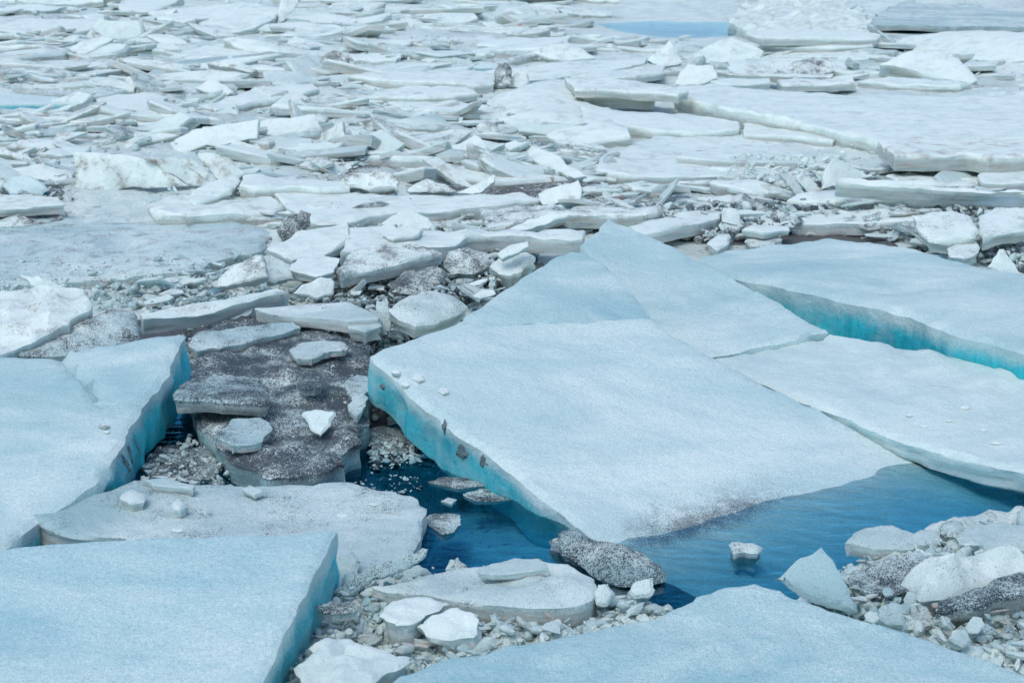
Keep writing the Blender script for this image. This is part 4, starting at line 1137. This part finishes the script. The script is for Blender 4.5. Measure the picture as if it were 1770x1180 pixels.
BANK = slab('brown_bank', 'rusty brown grass edged snow lip beside the snow mound', 'snow lip',
     [(1416, 56), (1450, 48), (1500, 44), (1518, 52), (1500, 58), (1440, 60)], 0.40, 0.12, (0, 0.25, 1.0), jag=0.06, lump=0.1)
slab('snow_mound', 'smooth broad white snow mound at right margin near top', 'snow mound',
     [(1542, 74), (1560, 64), (1620, 57), (1700, 53), (1830, 58), (1830, 104), (1730, 104), (1660, 100), (1600, 88), (1560, 82)],
     [(1542, 76, 0.3), (1700, 53, 0.62), (1700, 104, 0.34)], 0.28, (0, 0, 0.06), jag=0.05, dome=0.12)
slab('ice_slab', 'big green shadowed wedge slab in the upper right', 'ice slab',
     [(1520, 110), (1580, 88), (1630, 90), (1658, 99), (1690, 136), (1680, 142), (1610, 132), (1560, 116)], ((1600, 128, 0.42), 24, -8), 0.24, (0.10, 0.03, 0.20), jag=0.03)
slab('ice_plank', 'pale plank beneath the green shadowed wedge', 'ice plank',
     [(1482, 140), (1535, 134), (1600, 138), (1680, 144), (1660, 150), (1604, 150), (1540, 148)], 0.36, 0.13, (0.08, 0.03, 0.15), jag=0.015)
slab('ice_plank', 'brown edged plank over the dark hole, upper right', 'ice plank',
     [(1343, 140), (1380, 136), (1472, 138), (1480, 144), (1420, 146), (1352, 146)], 0.44, 0.12, (0.03, 0.05, 0.55), jag=0.015)
slab('ice_plank', 'slim white plank left of the brown edged one', 'ice plank',
     [(1228, 142), (1260, 137), (1330, 136), (1332, 142), (1290, 146), (1246, 148)], 0.46, 0.12, (0.05, 0.02, 0.2), jag=0.012)
slab('ice_plank', 'thin brown stained plank above slim white plank', 'ice plank',
     [(1236, 122), (1290, 120), (1345, 125), (1440, 128), (1436, 133), (1345, 131), (1260, 127)], 0.48, 0.09, (0.02, 0.10, 0.80), jag=0.015)
slab('ice_slab', 'clear slab tilted up left of the slim plank', 'ice slab',
     [(1166, 146), (1176, 124), (1188, 112), (1232, 112), (1240, 134), (1206, 146)], ((1200, 144, 0.36), 38, -18), 0.14, (0.10, 0.02, 0.12), jag=0.015)
slab('ice_shard', 'fan of pale shard above narrow slab, top right centre', 'ice shard',
     [(1118, 104), (1140, 84), (1160, 68), (1166, 90), (1180, 108), (1150, 116)], ((1150, 112, 0.42), 50, 0), 0.12, (0.08, 0.02, 0.1), jag=0.012)
slab('dark_chunk', 'dark frosted tangle in front of straight white slab', 'ice chunk',
     [(1352, 124), (1372, 106), (1405, 98), (1436, 108), (1444, 124), (1400, 130)], ((1400, 126, 0.38), 26, 0), 0.18, (0.03, 0.60, 0.35), jag=0.05, lump=0.12)
slab('ice_floe', 'flat frosted field floe behind very long slab', 'ice floe',
     [(1440, 158), (1500, 150), (1600, 152), (1720, 148), (1820, 146), (1820, 162), (1640, 166), (1500, 165)], 0.24, 0.12, (0.12, 0.22, 0.04), jag=0.05)
slab('ice_floe', 'white floe behind the green shadowed wedge, right margin', 'ice floe',
     [(1690, 124), (1730, 112), (1820, 112), (1820, 136), (1750, 140), (1700, 136)], 0.30, 0.14, (0.05, 0.15, 0.25), jag=0.05)
slab('ice_floe', 'thin floe strip in front of snow capped slabs', 'ice floe',
     [(1320, 92), (1400, 86), (1520, 88), (1540, 96), (1440, 100), (1340, 98)], 0.34, 0.12, (0.08, 0.06, 0.1), jag=0.03)
slab('grey_ice_sheet', 'smooth grey blue refrozen ice sheet in top right corner', 'ice sheet',
     [(1500, 44), (1520, 20), (1560, 4), (1620, -20), (1900, -20), (1900, 48), (1700, 46), (1560, 42)], 0.19, 0.14, (0.28, 0.25, 0), grey=0.5, jag=0.2, amp=0.03)

grass_fringe(BANK, [(1425, 57), (1460, 58), (1500, 57)], 260, 0.30, 0.40)
# ------------------------------------------------------------------ loose pieces and brash
def px_area_point(poly):
    xs = [p[0] for p in poly]; ys = [p[1] for p in poly]
    while True:
        u = random.uniform(min(xs), max(xs)); v = random.uniform(min(ys), max(ys))
        if in_poly(u, v, poly):
            return u, v

def shard_mesh(name, seed, flat=1.0, n=14, bev=0.06):
    r = random.Random(seed)
    bm = bmesh.new()
    for _ in range(n):
        d = Vector((r.gauss(0, 1), r.gauss(0, 1), r.gauss(0, 1))).normalized()
        d *= r.uniform(0.8, 1.0)
        bm.verts.new((d.x * 0.5, d.y * 0.5 * r.uniform(0.7, 1), d.z * 0.5 * flat))
    res = bmesh.ops.convex_hull(bm, input=bm.verts)
    bmesh.ops.delete(bm, geom=[g for g in res['geom_interior'] if isinstance(g, bmesh.types.BMVert)], context='VERTS')
    loose = [v for v in bm.verts if not v.link_faces]
    bmesh.ops.delete(bm, geom=loose, context='VERTS')
    bmesh.ops.dissolve_limit(bm, angle_limit=R(14), verts=bm.verts, edges=bm.edges)
    if bev:
        bmesh.ops.bevel(bm, geom=bm.edges[:] + bm.verts[:], offset=bev * min(1, flat * 1.6), segments=1, affect='EDGES', profile=0.5)
    bmesh.ops.triangulate(bm, faces=bm.faces)
    me = bpy.data.meshes.new(name)
    bm.to_mesh(me); bm.free()
    at = me.attributes.new('dep', 'FLOAT', 'POINT')
    at.data.foreach_set('value', [r.choice((0.0, 0.0, 0.25, 0.6)) for _ in me.vertices])
    return me

def plate_mesh(name, seed):
    r = random.Random(seed)
    k = r.randint(4, 7)
    a0 = r.uniform(0, 6.28)
    asp = r.uniform(0.28, 0.6)
    pts = []
    for i in range(k):
        a = a0 + (i + r.uniform(-.25, .25)) / k * 6.283
        rad = r.uniform(0.38, 0.56)
        pts.append(Vector((math.cos(a) * rad, math.sin(a) * rad * asp, 0)))
    th = r.uniform(0.06, 0.12)
    me, c = build_slab_mesh(name, pts, Vector((0, 0, 1)), th, res=0.07, gs=0.16, jag=0.07, bevel=0.02, amp=0.03, bow=r.gauss(0, 0.04), terr=0.02,
                            rough_side=0.02, seed=seed * 1.7, origin=Vector((0, 0, 0)))
    me.materials.append(M_ICE)
    return me

PLATES = [plate_mesh('ice_plate', 100 + i) for i in range(12)]
CHUNKS = [shard_mesh('ice_chunk', 200 + i, flat=(0.45, 0.6, 0.8)[i % 3]) for i in range(9)]
for m in CHUNKS:
    m.materials.append(M_ICE)

def free_of_traced(u, v, big=True):
    for p in TRACED:
        if in_poly(u, v, p):
            return False
    return True

# zones of loose plates: polygon px, number, (min, max) size in m, tilt, colour ranges, label, group
ZONES = [
    ([(0, 60), (560, 60), (560, 160), (0, 160)], 32, (0.8, 2.8), 11, (0.3, 0.35), 'plate in jumble along the upper left', 'upper left jumble of plates'),
    ([(0, 0), (700, 0), (560, 60), (0, 60)], 20, (1.2, 3.6), 8, (0.2, 0.25), 'far plate along the top left margin', 'far plates at top left'),
    ([(560, 0), (1040, 0), (1040, 60), (560, 70)], 14, (1.0, 3.0), 7, (0.25, 0.3), 'far plate near the top centre margin', 'far plates at top centre'),
    ([(560, 70), (1180, 60), (1180, 150), (560, 165)], 20, (0.8, 2.6), 9, (0.25, 0.3), 'plate among floes in upper centre', 'upper centre plates'),
    ([(0, 205), (300, 205), (300, 330), (0, 330)], 30, (0.6, 1.9), 15, (0.35, 0.4), 'plate around the standing cream plate', 'plates around the standing cream plate'),
    ([(300, 190), (860, 190), (900, 330), (300, 310)], 50, (0.5, 2.0), 14, (0.35, 0.35), 'plate in jumble right of arched plates', 'jumble right of the arched plates'),
    ([(860, 225), (1040, 225), (1340, 310), (1340, 400), (900, 340)], 22, (0.5, 1.7), 12, (0.3, 0.35), 'plate before the huge flat white slab', 'plates before the flat white slab'),
    ([(1320, 90), (1770, 90), (1770, 160), (1320, 150)], 18, (0.7, 2.4), 9, (0.25, 0.35), 'plate in the upper right jumble', 'upper right plates'),
    ([(1540, 275), (1770, 275), (1770, 400), (1540, 350)], 10, (0.4, 1.2), 18, (0.3, 0.5), 'plate stuck among the crossing planks', 'plates among the crossing planks'),
    ([(480, 370), (1020, 370), (1000, 440), (480, 440)], 24, (0.3, 0.9), 28, (0.4, 0.35), 'plate on dirty strip behind peak slab', 'plates on the dirty strip'),
]
plate_boxes = []
for poly, num, (s0, s1), tilt, (dmx, bmx), label, group in ZONES:
    made = 0; tries = 0
    while made < num and tries < 4000:
        tries += 1
        u, v = px_area_point(poly)
        if not free_of_traced(u, v):
            continue
        p = on_z(u, v, 0.1)
        s = random.uniform(s0, s1)
        if random.random() < 0.5:
            s = random.uniform(s0, 0.5 * (s0 + s1))
        if any((p - q).length < 0.27 * (s + t) for q, t in plate_boxes):
            continue
        if sd_melt(p.x, p.y) > -0.8 or sd_pool(p.x, p.y) > -0.3:
            continue
        plate_boxes.append((p, s))
        o = bpy.data.objects.new('ice_plate', random.choice(PLATES))
        COL.objects.link(o)
        t = abs(random.gauss(0, tilt * 0.6))
        zs = s * random.uniform(0.7, 1.1)
        o.scale = (s, s * random.uniform(0.7, 1.2), min(zs, 1.1))
        o.rotation_euler = (R(random.gauss(0, 1) * tilt * 0.55 + 5), R(random.gauss(0, tilt * 0.45)), random.gauss(0, 0.3) + random.choice((0, math.pi)))
        o.rotation_euler[0] = max(-R(8), min(R(20), o.rotation_euler[0])); o.rotation_euler[1] = max(-R(15), min(R(15), o.rotation_euler[1]))
        lift = 0.5 * s * 0.4 * math.sin(abs(o.rotation_euler[0])) + 0.4 * s * math.sin(abs(o.rotation_euler[1])) * 0.8
        o.location = (p.x, p.y, ground_h(p.x, p.y) + 0.015 + 0.03 * s + 0.6 * min(lift, 0.22))
        o.color = (random.uniform(0.0, 0.2) if random.random() < 0.97 else 0.45, random.uniform(0, 1) ** 2 * dmx * 1.6, random.uniform(0, 1) ** 2 * bmx * 2.0, 1)
        c = o.color
        look = 'grit speckled' if c[1] > 0.28 else 'brown stained' if c[2] > 0.3 else 'bluish' if c[0] > 0.3 else 'white'
        big = 'small' if s < s0 + 0.25 * (s1 - s0) else 'large' if s > s0 + 0.65 * (s1 - s0) else 'mid sized'
        tl = max(abs(o.rotation_euler[0]), abs(o.rotation_euler[1]))
        pose = 'flat' if tl < R(9) else 'tilted' if tl < R(20) else 'steeply tilted'
        xs_ = [q[0] for q in poly]
        k = (u - min(xs_)) / (max(xs_) - min(xs_))
        side = 'left part' if k < 0.33 else 'right part' if k > 0.66 else 'middle'
        ys_ = [q[1] for q in poly]
        kv = (v - min(ys_)) / (max(ys_) - min(ys_))
        side += ', near' if kv > 0.66 else ', far' if kv < 0.33 else ''
        tag(o, '%s %s %s %s, %s' % (big, pose, look, label, side), 'ice plate', group)
        made += 1

CZONES = [
    ([(470, 1040), (660, 1030), (900, 1060), (1120, 1035), (1080, 1068), (700, 1140), (470, 1180)], 42, (0.05, 0.14), (0.06, 0.12), 'lump in front rubble beside bottom left slab', 'lumps in the front rubble'),
    ([(1440, 1000), (1770, 1000), (1770, 1150), (1640, 1110), (1450, 1045)], 46, (0.05, 0.16), (0.25, 0.15), 'ice lump in the right front rubble heap', 'lumps in the right front heap'),
    ([(300, 560), (640, 560), (660, 600), (300, 640)], 10, (0.06, 0.16), (0.6, 0.3), 'lump on back of the grit speckled floe', 'lumps on the speckled floe'),
    ([(540, 440), (930, 430), (800, 540), (660, 600), (600, 590), (540, 520)], 46, (0.08, 0.24), (0.7, 0.35), 'lump in dark rubble left of the huge slab', 'lumps in the dark rubble'),
    ([(1180, 400), (1580, 395), (1770, 430), (1770, 475), (1560, 428), (1440, 408), (1250, 428)], 40, (0.08, 0.25), (0.5, 0.7), 'lump in rubble above the turquoise gap slab', 'lumps above the turquoise gap slab'),
    ([(0, 345), (120, 345), (120, 395), (0, 395)], 12, (0.10, 0.25), (0.6, 0.6), 'lump at left margin beside the snowy floe', 'lumps at the left margin'),
    ([(150, 470), (480, 450), (440, 520), (240, 530)], 30, (0.07, 0.22), (0.25, 0.3), 'lump at front edge of the snowy floe', 'lumps at edge of the snowy floe'),
]
for poly, num, (s0, s1), (dmx, bmx), label, group in CZONES:
    for _ in range(num):
        u, v = px_area_point(poly)
        p = on_z(u, v, 0.12)
        if sd_pool(p.x, p.y) > -0.02:
            continue
        s = s0 + (s1 - s0) * random.random() ** 1.8
        o = bpy.data.objects.new('ice_chunk', random.choice(CHUNKS))
        COL.objects.link(o)
        o.scale = (s * random.uniform(0.8, 1.5), s, s * random.uniform(0.7, 1.1))
        o.rotation_euler = (random.uniform(-0.5, 0.5), random.uniform(-0.5, 0.5), random.uniform(0, 6.28))
        o.location = (p.x, p.y, ground_h(p.x, p.y) + 0.04 + 0.10 * s)
        o.color = (random.uniform(0, 0.2), random.random() ** 1.5 * dmx * 1.4, random.random() ** 2 * bmx * 1.6, random.uniform(0.4, 0.9))
        c = o.color
        look = 'grit dark' if c[1] > 0.4 else 'brownish' if c[2] > 0.35 else 'pale'
        big = 'smaller' if s < s0 + 0.3 * (s1 - s0) else 'bigger'
        xs_ = [q[0] for q in poly]
        k = (u - min(xs_)) / (max(xs_) - min(xs_))
        side = 'left part' if k < 0.33 else 'right part' if k > 0.66 else 'middle'
        ys_ = [q[1] for q in poly]
        kv = (v - min(ys_)) / (max(ys_) - min(ys_))
        side += ', near' if kv > 0.66 else ', far' if kv < 0.33 else ''
        tag(o, '%s %s %s, %s' % (big, look, label, side), 'ice chunk', group)

def scatter_brash(name, label, zones, seed):
    """uncountable crushed ice: one mesh of small angular shards lying on the ground"""
    r = np.random.default_rng(seed)
    protos = []
    for i in range(10):
        me = shard_mesh('brash_source', seed * 50 + i, flat=r.uniform(0.35, 0.8), n=9, bev=0)
        v = np.array([x.co for x in me.vertices]); f = np.array([tuple(p.vertices) for p in me.polygons])
        protos.append((v, f)); bpy.data.meshes.remove(me)
    for i in range(10):
        bm = bmesh.new()
        bmesh.ops.create_icosphere(bm, subdivisions=2, radius=0.5)
        o3 = Vector((i * 3.1, seed, 0))
        k3 = Vector((1, random.uniform(0.6, 1), random.uniform(0.45, 0.85)))
        for q in bm.verts:
            w = 1 + 0.55 * noise.noise(q.co * 2.6 + o3) + 0.30 * noise.noise(q.co * 6.5 + o3)
            q.co = Vector((q.co.x * k3.x, q.co.y * k3.y, q.co.z * k3.z)) * w
        bmesh.ops.triangulate(bm, faces=bm.faces)
        bm.verts.index_update()
        protos.append((np.array([q.co for q in bm.verts]), np.array([[q.index for q in f.verts] for f in bm.faces])))
        bm.free()
    V = []; F = []; D = []; B = []; BL = []; n0 = 0
    for poly, num, s0, s1, zmax, dmx, bmx, *rest in zones:
        rnd_share = rest[0] if rest else 0.9
        for _ in range(num):
            u, v = px_area_point(poly)
            p = on_z(u, v, 0.08)
            if sd_pool(p.x, p.y) > 0.0 and zmax > 0:
                continue
            if sd_melt(p.x, p.y) > -0.2:
                continue
            s = s0 + (s1 - s0) * random.random() ** 4.0
            isr = random.random() < rnd_share
            vv, ff = protos[int(r.integers(10)) + (10 if isr else 0)]
            e = r.uniform(0, 6.28, 3)
            rot = np.array(Matrix.Rotation(e[2], 3, 'Z') @ Matrix.Rotation(r.normal(0, .5 if isr else .3), 3, 'X') @ Matrix.Rotation(r.normal(0, .5 if isr else .3), 3, 'Y'))
            sc = np.array((r.uniform(.8, 1.5), r.uniform(.7, 1.1), r.uniform(.6, 1.0))) * s if isr else np.array((r.uniform(1.2, 2.6), r.uniform(.7, 1.2), r.uniform(.25, .6))) * s
            z = (ground_h(p.x, p.y) if zmax > 0 else 0.0) + random.random() ** 2 * abs(zmax) + (-0.10 if zmax > 0 else 0.05) * s
            q = (vv * sc) @ rot.T + np.array((p.x, p.y, z))
            V.append(q); F.append(ff + n0); n0 += len(vv)
            D.append(np.full(len(vv), random.random() ** 1.1 * dmx)); B.append(np.full(len(vv), random.random() ** 2 * bmx))
            BL.append(np.full(len(vv), random.random() * 0.5))
    V = np.concatenate(V); F = np.concatenate(F)
    me = bpy.data.meshes.new(name)
    me.from_pydata(V.tolist(), [], F.tolist())
    BG = [np.full(len(x), max(0.0, min(0.8, random.gauss(0.42 if seed < 6 else 0.2, 0.12)))) for x in D]
    for nm, arr in (('dirt', D), ('brown', B), ('blue', BL), ('grey', BG)):
        at = me.attributes.new(nm, 'FLOAT', 'POINT')
        at.data.foreach_set('value', np.concatenate(arr).astype(np.float32))
    me.polygons.foreach_set('use_smooth', [True] * len(me.polygons))
    me.set_sharp_from_angle(angle=R(50))
    o = link(name, me, M_BRASH)
    o['kind'] = 'stuff'
    o['label'] = label
    o['category'] = 'crushed ice'

def splinter_proto(seed):
    r = random.Random(seed)
    k = r.randint(5, 8)
    asp = r.uniform(0.22, 0.6); th = r.uniform(0.05, 0.13)
    a0 = r.uniform(0, 6.28)
    ring = []
    for i in range(k):
        a = a0 + (i + r.uniform(-.35, .35)) / k * 6.283
        rad = r.uniform(0.32, 0.55)
        ring.append((math.cos(a) * rad, math.sin(a) * rad * asp))
    V = []; F = []; D = []
    bowk = r.gauss(0, 0.25)
    def zz(x, y):
        return bowk * x * x + 0.15 * y * r.uniform(-1, 1) * 0.3
    top = []
    for x, y in ring:
        top.append(zz(x, y))
    c0 = len(V); V.append((0, 0, r.uniform(0, 0.03))); D.append(0)
    for (x, y), z in zip(ring, top):
        V.append((x * 0.93, y * 0.93, z)); D.append(0)
    for i in range(k):
        F.append((c0, 1 + i, 1 + (i + 1) % k))
    b1 = len(V)
    for (x, y), z in zip(ring, top):
        V.append((x * 0.93, y * 0.93, z)); D.append(0.05)
    b2 = len(V)
    for (x, y), z in zip(ring, top):
        V.append((x, y, z - 0.2 * th)); D.append(0.3)
    b3 = len(V)
    for (x, y), z in zip(ring, top):
        q = r.uniform(0.86, 1.02)
        V.append((x * q, y * q, z - th * r.uniform(0.85, 1.1))); D.append(1)
    for i in range(k):
        j = (i + 1) % k
        for p, q in ((b1, b2), (b2, b3)):
            F.append((p + i, q + i, q + j)); F.append((p + i, q + j, p + j))
    for i in range(1, k - 1):
        F.append((b3, b3 + i + 1, b3 + i))
    return np.array(V), np.array(F), np.array(D, dtype=np.float32)

def scatter_splinters(name, label, zones, seed):
    protos = [splinter_proto(seed * 77 + i) for i in range(24)]
    r = np.random.default_rng(seed)
    V = []; F = []; D = []; DI = []; B = []; BL = []; n0 = 0
    for poly, num, s0, s1, zmax, tilt, dmx, bmx in zones:
        for _ in range(num):
            u, v = px_area_point(poly)
            if not free_of_traced(u, v) or not free_of_traced(u, v - 8) and random.random() < 0.85:
                continue
            p = on_z(u, v, 0.12)
            if sd_pool(p.x, p.y) > -0.05 or sd_melt(p.x, p.y) > -0.4:
                continue
            s = s0 + (s1 - s0) * random.random() ** 2.2
            vv, ff, dd = protos[int(r.integers(24))]
            steep = 2.4 if random.random() < 0.12 else 1.0
            rot = np.array(Matrix.Rotation(r.normal(0, 0.45) + math.pi * int(r.integers(2)), 3, 'Z') @ Matrix.Rotation(R(r.normal(4, tilt * steep)), 3, 'X')
                           @ Matrix.Rotation(R(r.normal(0, tilt * 0.8 * steep)), 3, 'Y'))
            z = ground_h(p.x, p.y) + random.random() ** 1.6 * zmax
            q = (vv * s * np.array((r.uniform(.8, 1.5), r.uniform(.8, 1.2), r.uniform(.8, 1.5)))) @ rot.T + np.array((p.x, p.y, z))
            V.append(q); F.append(ff + n0); n0 += len(vv); D.append(dd)
            m = len(vv)
            DI.append(np.full(m, random.random() ** 2.2 * dmx)); B.append(np.full(m, random.random() ** 1.6 * bmx)); BL.append(np.full(m, random.random() * 0.08))
    me = bpy.data.meshes.new(name)
    me.from_pydata(np.concatenate(V).tolist(), [], np.concatenate(F).tolist())
    BG = [np.full(len(x), max(0.0, min(0.8, random.gauss(0.35 if seed == 22 else 0.2, 0.18)))) for x in D]
    for nm, arr in (('dep', D), ('dirt', DI), ('brown', B), ('blue', BL), ('grey', BG)):
        at = me.attributes.new(nm, 'FLOAT', 'POINT')
        at.data.foreach_set('value', np.concatenate(arr).astype(np.float32))
    o = link(name, me, M_BRASH)
    o['kind'] = 'stuff'
    o['label'] = label
    o['category'] = 'ice splinters'

scatter_splinters('ice_splinters', 'jumbled thin ice splinters packed between the far floes', [
    ([(0, 55), (600, 55), (600, 185), (0, 185)], 632, 0.28, 2.20, 0.15, 9, 0.6, 0.7),
    ([(0, 185), (300, 195), (300, 345), (0, 345)], 295, 0.17, 1.52, 0.15, 13, 0.7, 0.8),
    ([(280, 180), (860, 180), (1040, 300), (1040, 345), (300, 335)], 927, 0.17, 1.52, 0.15, 12, 0.7, 0.7),
    ([(600, 70), (1200, 60), (1200, 160), (600, 180)], 421, 0.28, 2.03, 0.13, 8, 0.5, 0.7),
    ([(1200, 85), (1790, 85), (1790, 165), (1200, 155)], 379, 0.22, 1.69, 0.13, 8, 0.5, 0.8),
    ([(0, -10), (1040, -10), (960, 60), (0, 60)], 379, 0.39, 3.04, 0.11, 7, 0.4, 0.6),
    ([(1240, 270), (1790, 270), (1790, 385), (1280, 375)], 252, 0.17, 1.35, 0.11, 10, 0.6, 0.9),
    ([(440, 360), (1150, 345), (1150, 415), (480, 420)], 379, 0.13, 1.01, 0.14, 13, 0.8, 0.8),
], 21)
scatter_splinters('ice_splinters', 'dirty thin ice splinters in the rubble around the huge slab', [
    ([(540, 425), (940, 415), (900, 480), (800, 550), (660, 600), (540, 560)], 420, 0.08, 0.40, 0.20, 20, 1.2, 0.5),
    ([(1100, 400), (1250, 385), (1770, 375), (1790, 475), (1560, 428), (1440, 408), (1230, 435)], 500, 0.10, 0.45, 0.20, 18, 1.0, 1.1),
    ([(230, 460), (520, 440), (540, 540), (250, 560)], 260, 0.08, 0.40, 0.14, 18, 0.6, 0.6),
    ([(470, 1050), (640, 1010), (1120, 1030), (1060, 1070), (700, 1140), (470, 1170)], 90, 0.06, 0.26, 0.10, 16, 0.3, 0.3),
    ([(1440, 1000), (1640, 950), (1780, 950), (1780, 1160), (1640, 1110), (1450, 1045)], 180, 0.05, 0.26, 0.14, 24, 0.6, 0.4),
], 22)
scatter_brash('brash_ice', 'crushed white ice and slush between the front slabs', [
    ([(455, 1190), (470, 1090), (560, 1020), (640, 1020), (900, 1060), (1130, 1010), (1230, 1030), (1180, 1090), (760, 1170), (640, 1210)], 3600, 0.010, 0.10, 0.05, 0.20, 0.25),
    ([(560, 1010), (640, 985), (760, 975), (1010, 985), (1100, 1010), (1130, 1050), (900, 1075), (600, 1060)], 500, 0.018, 0.084, 0.08, 0.25, 0.3),
    ([(1430, 1010), (1500, 985), (1640, 940), (1790, 925), (1790, 1190), (1640, 1140), (1450, 1080), (1400, 1040)], 2200, 0.012, 0.12, 0.07, 0.55, 0.25),
], 3)
scatter_brash('brash_ice', 'dark gritty crushed ice on the dirty ground left of the huge slab', [
    ([(300, 560), (660, 545), (680, 620), (640, 760), (480, 640), (310, 660)], 1800, 0.015, 0.08, 0.10, 1.2, 0.3),
    ([(540, 430), (940, 420), (900, 480), (800, 550), (660, 610), (540, 560)], 3600, 0.02, 0.13, 0.16, 1.25, 0.3),
    ([(240, 470), (560, 440), (560, 530), (260, 560)], 1500, 0.02, 0.12, 0.10, 0.4, 0.4),
    ([(0, 470), (240, 470), (240, 540), (0, 520)], 700, 0.02, 0.10, 0.12, 0.4, 0.4),
], 4)
scatter_brash('brash_ice', 'floating crumbs of ice in the dark gaps between floes', [
    ([(235, 830), (262, 770), (330, 735), (400, 810), (420, 832)], 260, 0.02, 0.09, -0.03, 1.1, 0.5),
    ([(636, 745), (700, 740), (740, 775), (640, 800)], 150, 0.02, 0.08, -0.03, 1.2, 0.3),
    ([(600, 815), (700, 800), (760, 815), (680, 842)], 50, 0.015, 0.05, -0.01, 0.8, 0.3),
    ([(1640, 880), (1780, 880), (1780, 915), (1640, 915)], 60, 0.02, 0.07, -0.02, 0.8, 0.4),
], 5)
scatter_brash('brash_ice', 'brown and white crushed ice above the turquoise gap slab', [
    ([(1100, 400), (1250, 385), (1770, 375), (1790, 480), (1560, 430), (1440, 410), (1230, 440)], 3200, 0.025, 0.14, 0.16, 1.1, 0.9),
    ([(1250, 300), (1460, 300), (1460, 345), (1250, 360)], 700, 0.03, 0.14, 0.12, 0.4, 0.4),
], 6)
scatter_brash('brash_ice', 'crushed ice filling hollows between the far plates and floes', [
    ([(0, 60), (600, 60), (600, 180), (0, 180)], 756, 0.05, 0.192, 0.11, 0.45, 0.45, 0.35),
    ([(0, 200), (620, 180), (620, 330), (0, 345)], 756, 0.04, 0.144, 0.10, 0.6, 0.5, 0.35),
    ([(540, 170), (860, 190), (1040, 300), (1040, 345), (560, 340)], 882, 0.03, 0.136, 0.10, 0.6, 0.4, 0.35),
    ([(240, 330), (520, 330), (540, 400), (250, 385)], 147, 0.03, 0.080, 0.08, 0.4, 0.5, 0.35),
    ([(480, 370), (1150, 355), (1150, 410), (480, 420)], 461, 0.03, 0.088, 0.09, 0.7, 0.6, 0.35),
    ([(0, 335), (130, 335), (130, 395), (0, 398)], 189, 0.03, 0.088, 0.11, 0.8, 0.9, 0.35),
    ([(600, 80), (1200, 70), (1200, 150), (600, 160)], 461, 0.05, 0.168, 0.09, 0.45, 0.45, 0.35),
    ([(1200, 90), (1790, 90), (1790, 160), (1200, 150)], 420, 0.05, 0.152, 0.09, 0.45, 0.55, 0.35),
    ([(0, 0), (1040, 0), (900, 60), (0, 60)], 378, 0.06, 0.216, 0.09, 0.35, 0.45, 0.35),
    ([(1240, 270), (1790, 270), (1790, 375), (1280, 370)], 315, 0.03, 0.096, 0.08, 0.4, 0.5, 0.35),
], 8)
